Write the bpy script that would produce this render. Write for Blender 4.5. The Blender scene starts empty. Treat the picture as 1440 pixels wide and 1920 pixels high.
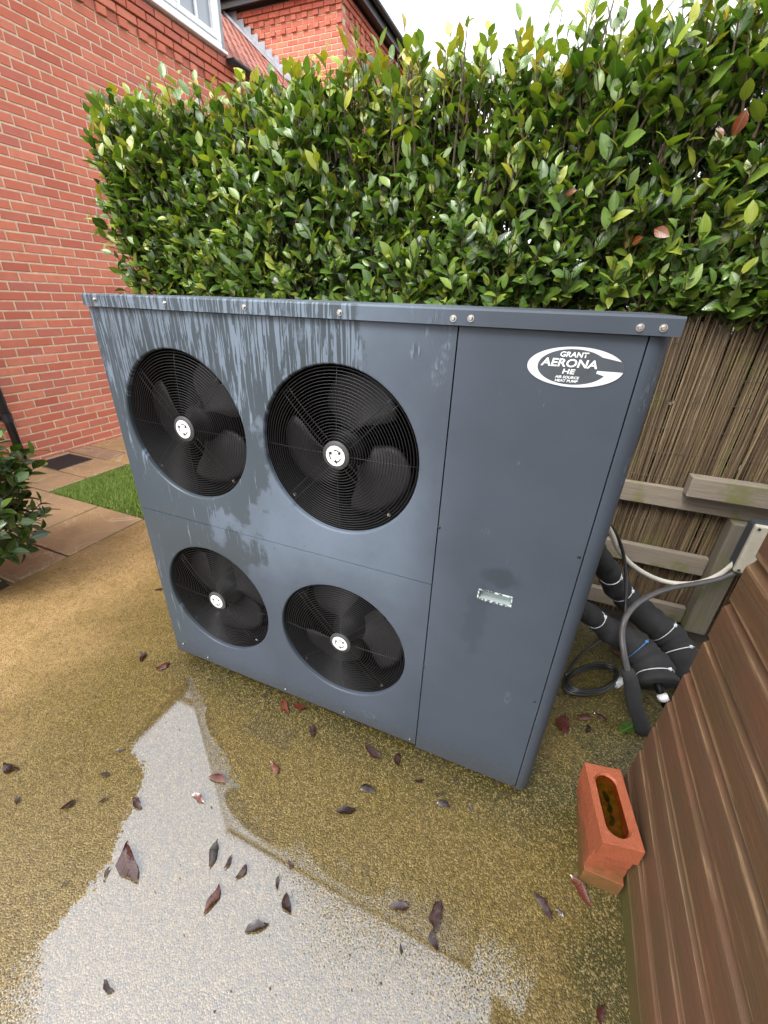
import bpy, math, random
import numpy as np
from mathutils import Vector, Matrix
R = math.radians
random.seed(7); rng = np.random.default_rng(7)
sc = bpy.context.scene
COL = sc.collection
sc.cycles.max_bounces = 6; sc.cycles.diffuse_bounces = 3; sc.cycles.glossy_bounces = 3; sc.cycles.transmission_bounces = 3; sc.cycles.transparent_max_bounces = 8

# ---------------------------------------------------------------- camera
CAM = np.array([1.3536, -0.944, 1.4953]); FPX = 775.57
RM = np.array([[0.92337, 0.38254, 0.0311], [0.19990, -0.41034, -0.88976], [-0.32760, 0.82780, -0.45533]])
# orthonormalise
u_, s_, vt_ = np.linalg.svd(RM); RM = u_ @ vt_
def hit(u, ax, val):
    """photo pixel -> point on the plane  axis=ax, value=val"""
    d = RM.T @ np.array([(u[0]-720)/FPX, (u[1]-960)/FPX, 1.0])
    return CAM + d*(val-CAM[ax])/d[ax]
def px(P):
    q = RM @ (np.asarray(P, float)-CAM)
    if q[2] < .05: return np.array([-9e3, -9e3])
    return np.array([720+FPX*q[0]/q[2], 960+FPX*q[1]/q[2]])
cd = bpy.data.cameras.new('camera'); cam = bpy.data.objects.new('camera', cd); COL.objects.link(cam)
cd.sensor_fit = 'VERTICAL'; cd.sensor_height = 24; cd.lens = FPX/1920*24
cd.clip_start = .02; cd.clip_end = 500
m = Matrix.Identity(4)
for i in range(3):
    m[i][0] = RM[0][i]; m[i][1] = -RM[1][i]; m[i][2] = -RM[2][i]; m[i][3] = CAM[i]
cam.matrix_world = m; sc.camera = cam

# ---------------------------------------------------------------- sky, sun, exposure
SUN_EL, SUN_AZ = R(52), R(200)
w = bpy.data.worlds.new('World'); sc.world = w; w.use_nodes = True
nt = w.node_tree; nt.nodes.clear()
sky = nt.nodes.new('ShaderNodeTexSky'); sky.sky_type = 'NISHITA'; sky.sun_disc = False
sky.sun_elevation = SUN_EL; sky.sun_rotation = SUN_AZ; sky.air_density = 1.0; sky.dust_density = 4.0; sky.ozone_density = 1.0
hs = nt.nodes.new('ShaderNodeHueSaturation'); hs.inputs['Saturation'].default_value = .16
mixn = nt.nodes.new('ShaderNodeMix'); mixn.data_type = 'RGBA'; mixn.inputs[0].default_value = .6; mixn.inputs[7].default_value = (3.4, 3.5, 3.65, 1)   # even overcast deck
bg = nt.nodes.new('ShaderNodeBackground'); bg.inputs['Strength'].default_value = .15
wo = nt.nodes.new('ShaderNodeOutputWorld')
nt.links.new(sky.outputs[0], hs.inputs['Color']); nt.links.new(hs.outputs[0], mixn.inputs[6]); nt.links.new(mixn.outputs[2], bg.inputs[0]); nt.links.new(bg.outputs[0], wo.inputs[0])
sl = bpy.data.lights.new('sun', 'SUN'); sl.energy = .7; sl.angle = R(25); sl.color = (1, .96, .9)
so = bpy.data.objects.new('sun', sl); COL.objects.link(so)
sd = Vector((math.sin(SUN_AZ)*math.cos(SUN_EL), math.cos(SUN_AZ)*math.cos(SUN_EL), math.sin(SUN_EL)))
so.rotation_euler = sd.to_track_quat('Z', 'Y').to_euler()
vs = sc.view_settings; vs.view_transform = 'Standard'; vs.look = 'None'; vs.exposure = 2.1; vs.gamma = 1; vs.use_curve_mapping = False

# ---------------------------------------------------------------- node helpers
class NT:
    def __init__(s, name):
        s.m = bpy.data.materials.new(name); s.m.use_nodes = True
        s.t = s.m.node_tree; s.t.nodes.clear()
        s.out = s.n('OutputMaterial')
    def n(s, typ, **kw):
        o = s.t.nodes.new('ShaderNode'+typ)
        for k, v in kw.items(): setattr(o, k, v)
        return o
    def set(s, sock, v):
        if v is None: return
        if hasattr(v, 'is_output') or hasattr(v, 'links'): s.t.links.new(v, sock)
        else:
            if isinstance(v, (tuple, list)) and len(v) == 3 and sock.type == 'RGBA': v = (*v, 1)
            sock.default_value = v
    def pos(s): return s.n('NewGeometry').outputs['Position']
    def obj(s): return s.n('TexCoord').outputs['Object']
    def mapping(s, v, scale=(1, 1, 1), rot=(0, 0, 0), loc=(0, 0, 0)):
        o = s.n('Mapping'); s.set(o.inputs[0], v); o.inputs['Scale'].default_value = scale; o.inputs['Rotation'].default_value = rot; o.inputs['Location'].default_value = loc
        return o.outputs[0]
    def noise(s, v, scale=5, detail=4, rough=.55, dist=0, col=False):
        o = s.n('TexNoise'); s.set(o.inputs['Vector'], v); o.inputs['Scale'].default_value = scale; o.inputs['Detail'].default_value = detail
        o.inputs['Roughness'].default_value = rough; o.inputs['Distortion'].default_value = dist
        return o.outputs['Color' if col else 'Fac']
    def voro(s, v, scale, out='Distance', feature='F1'):
        o = s.n('TexVoronoi'); o.feature = feature; s.set(o.inputs['Vector'], v); o.inputs['Scale'].default_value = scale
        return o.outputs[out]
    def ramp(s, f, *stops, interp='LINEAR'):
        o = s.n('ValToRGB'); o.color_ramp.interpolation = interp; e = o.color_ramp.elements
        while len(e) < len(stops): e.new(.5)
        for el, (p, c) in zip(e, stops):
            el.position = p
            el.color = (c, c, c, 1) if isinstance(c, (int, float)) else (*c, 1)
        s.set(o.inputs[0], f); return o.outputs[0]
    def math(s, op, a, b=None, c=None, clamp=False):
        o = s.n('Math', operation=op); o.use_clamp = clamp
        s.set(o.inputs[0], a); s.set(o.inputs[1], b)
        if c is not None: s.set(o.inputs[2], c)
        return o.outputs[0]
    def smooth(s, f, a, b, lo=0, hi=1):
        o = s.n('MapRange'); o.interpolation_type = 'SMOOTHSTEP'; s.set(o.inputs[0], f)
        for k, v in zip((1, 2, 3, 4), (a, b, lo, hi)): s.set(o.inputs[k], v)
        return o.outputs[0]
    def mix(s, f, a, b, mode='MIX'):
        o = s.n('Mix', data_type='RGBA', blend_type=mode); s.set(o.inputs[0], f); s.set(o.inputs[6], a); s.set(o.inputs[7], b)
        return o.outputs[2]
    def sep(s, v):
        o = s.n('SeparateXYZ'); s.set(o.inputs[0], v); return o.outputs
    def attr(s, name, out='Fac'):
        o = s.n('Attribute'); o.attribute_name = name; return o.outputs[out]
    def bump(s, h, strength=.3, dist=.01, normal=None):
        o = s.n('Bump'); o.inputs['Strength'].default_value = strength; o.inputs['Distance'].default_value = dist
        s.set(o.inputs['Height'], h); s.set(o.inputs['Normal'], normal); return o.outputs[0]
    def rnd(s):
        a = s.n('ObjectInfo').outputs['Random']; b = s.n('NewGeometry').outputs['Random Per Island']
        return s.math('FRACT', s.math('ADD', a, b))
    def bsdf(s, base, rough=.5, metal=0, normal=None, ior=1.5, spec=None, coat=0, coat_rough=.1, final=True, emit=None):
        o = s.n('BsdfPrincipled')
        s.set(o.inputs['Base Color'], base); s.set(o.inputs['Roughness'], rough); s.set(o.inputs['Metallic'], metal)
        s.set(o.inputs['Normal'], normal); s.set(o.inputs['IOR'], ior); s.set(o.inputs['Coat Weight'], coat); s.set(o.inputs['Coat Roughness'], coat_rough)
        if spec is not None: s.set(o.inputs['Specular IOR Level'], spec)
        if final: s.t.links.new(o.outputs[0], s.out.inputs[0])
        return o.outputs[0]
    def final(s, sh): s.t.links.new(sh, s.out.inputs[0])
M = {}
def simple(name, col, rough=.5, metal=0, var=.15, scale=30, bump=0, bscale=200, spec=None):
    t = NT(name); p = t.obj()
    n = t.noise(p, scale, 5)
    c = t.mix(t.ramp(n, (.3, 0.), (.7, 1.)), tuple(x*(1-var) for x in col), tuple(min(1, x*(1+var)) for x in col))
    nm = t.bump(t.noise(p, bscale, 3), bump, .002) if bump else None
    t.bsdf(c, t.ramp(n, (.2, max(0, rough-.08)), (.8, min(1, rough+.08))), metal, nm, spec=spec); M[name] = t.m; return t.m

# ---------------------------------------------------------------- mesh helpers
class MB:
    def __init__(s): s.v = []; s.f = []; s.tint = []; s.uv = None
    def add(s, vs, fs, tint=0.):
        b = len(s.v); s.v += [tuple(map(float, q)) for q in vs]; s.f += [tuple(b+i for i in f) for f in fs]; s.tint += [tint]*len(vs)
        return s
    def box(s, x0, x1, y0, y1, z0, z1, M4=None):
        vs = [(x, y, z) for x in (x0, x1) for y in (y0, y1) for z in (z0, z1)]
        if M4 is not None: vs = [tuple(M4 @ Vector(q)) for q in vs]
        return s.add(vs, [(0, 1, 3, 2), (4, 6, 7, 5), (0, 4, 5, 1), (2, 3, 7, 6), (0, 2, 6, 4), (1, 5, 7, 3)])
    def tube(s, pts, r, n=8, cap=True, flat=1.0, up=None):
        pts = [Vector(p) for p in pts]; k = len(pts)
        rr = r if hasattr(r, '__len__') else [r]*k
        a = None; vs = []; fs = []
        for i, p in enumerate(pts):
            t = (pts[min(i+1, k-1)]-pts[max(i-1, 0)]).normalized()
            if a is None:
                a = Vector(up) if up else (Vector((0, 0, 1)) if abs(t.z) < .9 else Vector((1, 0, 0)))
            a = (a-t*a.dot(t)); a = a.normalized() if a.length > 1e-6 else t.orthogonal().normalized()
            b = t.cross(a)
            for j in range(n):
                q = 2*math.pi*j/n
                vs.append(p+a*math.cos(q)*rr[i]+b*math.sin(q)*rr[i]*flat)
        for i in range(k-1):
            for j in range(n):
                fs.append((i*n+j, i*n+(j+1) % n, (i+1)*n+(j+1) % n, (i+1)*n+j))
        if cap: fs.append(tuple(range(n-1, -1, -1))); fs.append(tuple((k-1)*n+j for j in range(n)))
        return s.add(vs, fs)
    def lathe(s, prof, c, n=48, closed=False):
        """profile of (radius, y) about the Y axis through c"""
        vs = []; fs = []
        for r, y in prof:
            for j in range(n):
                q = 2*math.pi*j/n; vs.append((c[0]+r*math.cos(q), c[1]+y, c[2]+r*math.sin(q)))
        k = len(prof)
        for i in range(k-1):
            for j in range(n): fs.append((i*n+j, i*n+(j+1) % n, (i+1)*n+(j+1) % n, (i+1)*n+j))
        if closed: fs.append(tuple(range(n))); fs.append(tuple((k-1)*n+j for j in range(n-1, -1, -1)))
        return s.add(vs, fs)
    def extrude(s, prof, axis, a, b, cap=True):
        """closed 2D profile extruded along an axis from a to b"""
        n = len(prof); vs = []
        for t in (a, b):
            for p, q in prof:
                vs.append({'x': (t, p, q), 'y': (p, t, q), 'z': (p, q, t)}[axis])
        fs = [(i, (i+1) % n, n+(i+1) % n, n+i) for i in range(n)]
        if cap: fs += [tuple(range(n-1, -1, -1)), tuple(range(n, 2*n))]
        return s.add(vs, fs)
    def mesh(s, name, mat, smooth=False, off=(0, 0, 0)):
        me = bpy.data.meshes.new(name)
        v = np.array(s.v)-np.array(off)
        me.from_pydata(v.tolist(), [], s.f); 
        if mat: me.materials.append(mat)
        if smooth: me.shade_smooth()
        if any(s.tint):
            a = me.attributes.new('tint', 'FLOAT', 'POINT'); a.data.foreach_set('value', s.tint)
        me.update(); return me
WL = {}
def link(name, me, parent=None, loc=(0, 0, 0)):
    """loc is the world position of the object's origin"""
    o = bpy.data.objects.new(name, me); COL.objects.link(o)
    if parent:
        o.parent = parent; o.location = Vector(loc)-WL[parent]
    else: o.location = loc
    WL[o] = Vector(loc); return o
def build(name, mb, mat, parent=None, smooth=False, loc=None, autosmooth=None):
    off = loc if loc is not None else (tuple(WL[parent]) if parent else tuple(np.mean(np.array(mb.v), 0)*[1, 1, 0]+[0, 0, np.min(np.array(mb.v)[:, 2])]))
    me = mb.mesh(name, mat, smooth, off)
    fixn(me)
    if autosmooth: me.set_sharp_from_angle(angle=R(autosmooth)) if smooth else None
    return link(name, me, parent, off)
import bmesh
def fixn(me):
    b = bmesh.new(); b.from_mesh(me); bmesh.ops.recalc_face_normals(b, faces=b.faces); b.to_mesh(me); b.free()
def bevel(o, wd=.004, seg=2):
    md = o.modifiers.new('bevel', 'BEVEL'); md.width = wd; md.segments = seg; md.limit_method = 'ANGLE'; md.angle_limit = R(35); return o
def tag(o, label=None, cat=None, group=None, kind=None):
    for k, v in (('label', label), ('category', cat), ('group', group), ('kind', kind)):
        if v: o[k] = v
    return o
def thing(name, loc, label, cat, group=None):
    o = bpy.data.objects.new(name, None); COL.objects.link(o); o.location = loc; WL[o] = Vector(loc); o.empty_display_size = .1
    return tag(o, label, cat, group)
def struct(o): o['kind'] = 'structure'; return o
def spline(pts, n=8):
    P = [np.array(p, float) for p in pts]; P = [2*P[0]-P[1]]+P+[2*P[-1]-P[-2]]; out = []
    for i in range(1, len(P)-2):
        for k in range(n):
            t = k/n; a, b, c, d = P[i-1:i+3]
            out.append(.5*((2*b)+(c-a)*t+(2*a-5*b+4*c-d)*t*t+(3*b-a-3*c+d)*t**3))
    out.append(P[-2]); return out

# ================================================================ MATERIALS
def mat_concrete():
    t = NT('wet_concrete'); p = t.pos(); x, y, z = t.sep(p)
    big = t.noise(p, 1.6, 6, .6, .4); mid = t.noise(p, 7, 6, .65); fine = t.noise(p, 60, 4, .7)
    tan = (.40, .255, .115); olive = (.105, .074, .012); brown = (.100, .068, .013); moss = (.022, .024, .003)
    base = t.mix(t.ramp(mid, (.35, 0.), (.65, 1.)), olive, brown)
    # cleaner, paler concrete towards the path (far left); sky sheen painted on the foreground
    left = t.smooth(t.math('ADD', x, t.math('MULTIPLY', t.math('SUBTRACT', big, .5), 1.4)), -.05, -.9)
    front = t.smooth(t.math('ADD', y, t.math('MULTIPLY', t.math('SUBTRACT', big, .5), .9)), -.35, -.85)
    base = t.mix(t.math('MULTIPLY', left, .95), base, t.mix(t.ramp(mid, (.35, 0.), (.65, 1.)), tan, (.27, .172, .062)))
    base = t.mix(t.math('MULTIPLY', front, .55), base, (.165, .12, .05))
    # moss at the shed and pump foot, with shade under the pump painted in
    dpump = t.math('ADD', t.math('ABSOLUTE', t.math('SUBTRACT', y, .05)), t.smooth(x, 1.55, 2.2, 0, .0))
    moss_shade = t.smooth(t.math('ADD', dpump, t.math('MULTIPLY', t.math('SUBTRACT', fine, .5), .35)), .26, .02)
    moss_shade = t.math('MULTIPLY', moss_shade, t.smooth(x, -.15, .1))
    ms = t.smooth(t.math('ADD', t.math('SUBTRACT', 1.80, x), t.math('MULTIPLY', t.math('SUBTRACT', mid, .5), .5)), .22, .0)
    mb = t.smooth(t.math('ADD', y, t.math('MULTIPLY', t.math('SUBTRACT', mid, .5), .8)), .1, .6)
    mb = t.math('MULTIPLY', mb, t.smooth(x, -.3, .1))
    mo = t.math('MULTIPLY', t.math('MAXIMUM', t.math('MAXIMUM', moss_shade, ms), mb), .85)
    base = t.mix(mo, base, moss)
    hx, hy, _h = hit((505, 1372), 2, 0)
    fan_refl = t.math('MAXIMUM', t.math('ABSOLUTE', t.math('MULTIPLY', t.math('SUBTRACT', x, float(hx)), .55)), t.math('ABSOLUTE', t.math('MULTIPLY', t.math('SUBTRACT', y, float(hy)), 1.3)))  # dark smudge painted into the concrete as the fan's reflection
    base = t.mix(t.smooth(t.math('ADD', fan_refl, t.math('MULTIPLY', t.math('SUBTRACT', mid, .5), .05)), .062, .048, 0, .55), base, (.035, .03, .012))
    # exposed aggregate
    gc = t.voro(p, 245, 'Color'); gd = t.voro(p, 245)
    gv = t.sep(gc)[0]
    base = t.mix(t.math('MULTIPLY', t.smooth(gv, .62, .95), .55), base, (.27, .20, .085))
    base = t.mix(t.math('MULTIPLY', t.smooth(gv, .35, .05), .6), base, (.028, .020, .004))
    base = t.mix(t.smooth(t.noise(p, 24, 3), .68, .75, 0, .5), base, (.05, .04, .02))
    h = t.math('ADD', t.math('MULTIPLY', gd, -1.0), t.math('MULTIPLY', fine, .5))
    base = t.mix(t.smooth(t.noise(p, 38, 4, .7), .42, .68, .0, .5), base, t.mix(.6, base, (.03, .024, .008)))
    base = t.mix(t.smooth(t.noise(p, 120, 2), .60, .72, 0, .55), base, (.27, .205, .085))
    nm = t.bump(h, .5, .0035)
    t.bsdf(base, t.ramp(mid, (.3, .26), (.7, .42)), 0, nm, ior=1.5, spec=.5)
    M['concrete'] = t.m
mat_concrete()
def mat_water():
    t = NT('rain_water'); p = t.pos()
    d = t.attr('edge')
    soft = t.attr('soft')
    n1 = t.noise(p, 38, 6, .72); n2 = t.noise(p, 230, 3, .6)
    e = t.math('ADD', d, t.math('MULTIPLY', t.math('SUBTRACT', n1, .5), .13))
    e = t.math('ADD', e, t.math('MULTIPLY', t.math('SUBTRACT', n2, .5), t.math('MULTIPLY_ADD', soft, .9, .02)))
    sheen_film = t.smooth(e, -.004, .006)
    fr = t.n('Fresnel'); fr.inputs['IOR'].default_value = 2.5
    g = t.noise(p, 150, 3, .7)
    nm = t.bump(t.math('ADD', g, t.math('MULTIPLY', n2, .5)), .022, .0010)
    t.set(fr.inputs['Normal'], nm)
    fac = t.math('MULTIPLY', t.math('MULTIPLY', sheen_film, fr.outputs[0]), t.smooth(g, .30, .60, .88, 1.05))
    tr = t.n('BsdfTransparent'); t.set(tr.inputs[0], t.mix(sheen_film, (1, 1, 1), (.84, .84, .84)))
    gl = t.n('BsdfGlossy'); gl.inputs['Roughness'].default_value = .02; t.set(gl.inputs['Normal'], nm); t.set(gl.inputs['Color'], t.mix(fac, (0, 0, 0), (.90, .95, 1.05)))
    mx = t.n('AddShader'); t.t.links.new(tr.outputs[0], mx.inputs[0]); t.t.links.new(gl.outputs[0], mx.inputs[1])
    t.final(mx.outputs[0]); M['water'] = t.m
mat_water()
def mat_brick(name, cols, rough=.8, pale=.25):
    t = NT(name); p = t.pos(); r = t.rnd()
    c = t.ramp(r, *[(i/(len(cols)-1), q) for i, q in enumerate(cols)])
    n = t.noise(p, 14, 5, .6); f = t.noise(p, 90, 4, .7)
    c = t.mix(t.smooth(n, .35, .75, 0, .45), c, tuple(v*.72 for v in cols[1]))
    c = t.mix(t.smooth(f, .6, .8, 0, pale), c, (.62, .40, .32))
    c = t.mix(t.smooth(t.noise(p, 4.5, 3), .62, .8, 0, pale), c, (.60, .33, .27))
    t.bsdf(c, rough, 0, t.bump(t.math('ADD', f, t.math('ADD', n, t.noise(p, 260, 3, .7))), .5, .006)); M[name] = t.m
mat_brick('brick', [(.50, .125, .072), (.60, .18, .105), (.43, .10, .062), (.64, .215, .13), (.53, .15, .095), (.47, .14, .10)])
mat_brick('loose_brick', [(.29, .078, .034), (.265, .066, .030), (.31, .084, .036)], .5, .25)
simple('mortar', (.58, .45, .32), .9, var=.2, scale=20, bump=.4, bscale=120)
def mat_mossbrick():
    t = NT('loose_brick_mossy'); p = t.pos(); x, y, z = t.sep(p)
    n = t.noise(p, 30, 5); c = t.mix(t.ramp(n, (.3, 0.), (.7, 1.)), (.20, .05, .022), (.29, .072, .034))
    c = t.mix(t.smooth(t.math('ADD', z, t.math('MULTIPLY', t.math('SUBTRACT', n, .5), .16)), .13, .02, 0, .8), c, (.085, .06, .014))
    t.bsdf(c, .55, 0, t.bump(t.noise(p, 160, 4), .4, .003)); M['loose_brick_mossy'] = t.m
mat_mossbrick()
def mat_paver():
    t = NT('sandstone'); p = t.pos(); r = t.rnd()
    n = t.noise(t.mapping(p, (1, 1, 1)), 3.2, 7, .6, .8); v = t.noise(p, 16, 5)
    c = t.ramp(r, (0, (.27, .18, .115)), (.3, (.34, .235, .12)), (.6, (.29, .19, .13)), (.85, (.36, .25, .11)))
    c = t.mix(t.smooth(n, .35, .7, 0, .6), c, (.20, .135, .09))
    c = t.mix(t.smooth(v, .55, .8, 0, .35), c, (.42, .32, .2))
    ve = t.smooth(t.math('ABSOLUTE', t.math('SUBTRACT', t.noise(p, 2.1, 4, .5, 1.2), .5)), .012, 0)
    c = t.mix(t.math('MULTIPLY', ve, .55), c, (.55, .42, .30))
    t.bsdf(c, t.ramp(n, (.3, .22), (.7, .42)), 0, t.bump(t.math('ADD', n, t.math('MULTIPLY', v, .4)), .35, .012), spec=.7); M['paver'] = t.m
mat_paver()
simple('soil', (.035, .024, .015), .95, var=.4, scale=25, bump=.9, bscale=60)
simple('damp_earth', (.05, .034, .018), .85, var=.5, scale=18, bump=.9, bscale=70)
def mat_leaf(name, stops, rough=.24, trans=.26, vb=.35, rib=(.2, .26, .06), ribw=.4):
    t = NT(name); tv = t.attr('tint'); p = t.pos()
    c = t.ramp(tv, *stops)
    n = t.noise(p, 22, 4)
    c = t.mix(t.smooth(n, .4, .75, 0, .45), c, t.mix(.5, c, (.012, .03, .006)))
    c = t.mix(t.smooth(t.noise(p, 170, 2), .66, .74, 0, .35), c, (.25, .26, .07))
    uvn = t.n('UVMap'); ux, uy, _ = t.sep(uvn.outputs[0])
    du = t.math('ABSOLUTE', t.math('SUBTRACT', ux, .5))
    c = t.mix(t.math('MULTIPLY', t.smooth(du, .07, .01), ribw), c, rib)
    veins = t.math('SINE', t.math('MULTIPLY', t.math('SUBTRACT', uy, t.math('MULTIPLY', du, .55)), 62))
    nm = t.bump(t.math('ADD', t.math('MULTIPLY', veins, vb), t.math('MULTIPLY', n, 3)), .35, .0016)
    rg = t.ramp(t.noise(p, 11, 2), (.3, rough-.1), (.7, rough+.14))
    b = t.bsdf(c, rg, 0, nm, spec=.85, final=False)
    if trans:
        tl = t.n('BsdfTranslucent'); t.set(tl.inputs[0], t.mix(1, c, (1.0, 1.15, .35), 'MULTIPLY'))
        mx = t.n('MixShader'); mx.inputs[0].default_value = trans
        t.t.links.new(b, mx.inputs[1]); t.t.links.new(tl.outputs[0], mx.inputs[2]); t.final(mx.outputs[0])
    else: t.final(b)
    M[name] = t.m
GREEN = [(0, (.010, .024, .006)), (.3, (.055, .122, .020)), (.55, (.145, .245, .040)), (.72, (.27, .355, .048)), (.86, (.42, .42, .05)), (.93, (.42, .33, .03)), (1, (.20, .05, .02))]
mat_leaf('laurel_leaf', GREEN)
DEAD = [(0, (.010, .006, .006)), (.35, (.03, .010, .010)), (.6, (.055, .014, .012)), (.8, (.11, .026, .018)), (1, (.16, .065, .03))]
mat_leaf('dead_leaf', DEAD, .16, 0, .12, (.12, .035, .02), .3)
def mat_bark():
    t = NT('twig'); p = t.pos(); c = t.mix(t.noise(p, 40, 4), (.05, .032, .02), (.17, .12, .08)); t.bsdf(c, .8); M['twig'] = t.m
mat_bark()
def mat_reed():
    t = NT('reed'); p = t.pos(); r = t.rnd()
    c = t.ramp(r, (0, (.075, .045, .026)), (.3, (.19, .13, .07)), (.6, (.055, .036, .022)), (.8, (.25, .185, .105)), (1, (.12, .09, .04)))
    z = t.sep(p)[2]
    n = t.noise(t.mapping(p, (60, 60, 5)), 1, 5, .7)
    c = t.mix(t.smooth(n, .45, .7, 0, .7), c, (.045, .03, .018))
    c = t.mix(t.smooth(t.noise(p, 5, 4), .58, .7, 0, .35), c, (.14, .15, .04))
    t.bsdf(c, .75, 0, t.bump(n, .4, .002)); M['reed'] = t.m
mat_reed()
def mat_timber():
    t = NT('grey_timber'); p = t.obj()
    g = t.noise(t.mapping(p, (3, 70, 70)), 1.5, 7, .75, .8); n = t.noise(t.pos(), 7, 5)
    c = t.mix(g, (.11, .088, .066), (.33, .285, .225))
    c = t.mix(t.smooth(n, .50, .66, 0, .7), c, (.13, .14, .028))
    t.bsdf(c, .8, 0, t.bump(g, .45, .004)); M['timber'] = t.m
    t = NT('grey_timber_post'); p = t.obj()
    g = t.noise(t.mapping(p, (70, 70, 3)), 1.5, 7, .75, .8); n = t.noise(t.pos(), 7, 5)
    c = t.mix(g, (.08, .07, .055), (.24, .21, .165)); c = t.mix(t.smooth(n, .48, .66, 0, .6), c, (.13, .145, .035))
    t.bsdf(c, .8, 0, t.bump(g, .45, .004)); M['timber_post'] = t.m
mat_timber()
def mat_shed():
    t = NT('painted_cladding'); p = t.pos(); r = t.rnd()
    g = t.noise(t.mapping(p, (30, 1.4, 55)), 1.0, 7, .65, .5)
    g2 = t.noise(t.mapping(p, (60, 3.5, 120)), 1.0, 5, .7)
    n = t.noise(p, 3.0, 5, .6)
    c = t.mix(t.ramp(n, (.35, 0.), (.65, 1.)), (.098, .056, .030), (.165, .062, .040))
    c = t.mix(t.math('MULTIPLY', r, .4), c, (.12, .075, .03))
    c = t.mix(t.smooth(g, .35, .7, 0, .4), c, (.085, .055, .034))
    # paint worn off along the scooped top edge of every board
    wv = t.attr('wear')
    wn = t.noise(t.mapping(p, (10, 2.2, 14)), 1.0, 5, .65)
    k = t.smooth(t.math('ADD', t.math('MULTIPLY', wv, .55), t.math('ADD', t.math('MULTIPLY', g2, 1.3), t.math('MULTIPLY', wn, 1.5))), 1.70, 1.98)
    c = t.mix(t.math('MULTIPLY', k, .45), c, (.34, .23, .125))
    k2 = t.smooth(t.math('ADD', g2, t.math('MULTIPLY', wn, .4)), .86, .95, 0, .45)
    c = t.mix(k2, c, (.40, .25, .13))
    gr = t.smooth(t.math('ADD', t.sep(p)[2], t.math('MULTIPLY', t.math('SUBTRACT', n, .5), .3)), .16, .02, 0, .8)
    c = t.mix(gr, c, (.07, .075, .018))
    t.bsdf(c, t.ramp(g, (.3, .5), (.7, .7)), 0, t.bump(t.math('ADD', g, t.math('ADD', t.math('MULTIPLY', g2, .7), t.math('MULTIPLY', t.noise(p, 130, 4, .7), .5))), .5, .004), spec=.35); M['shed'] = t.m
mat_shed()
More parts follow.
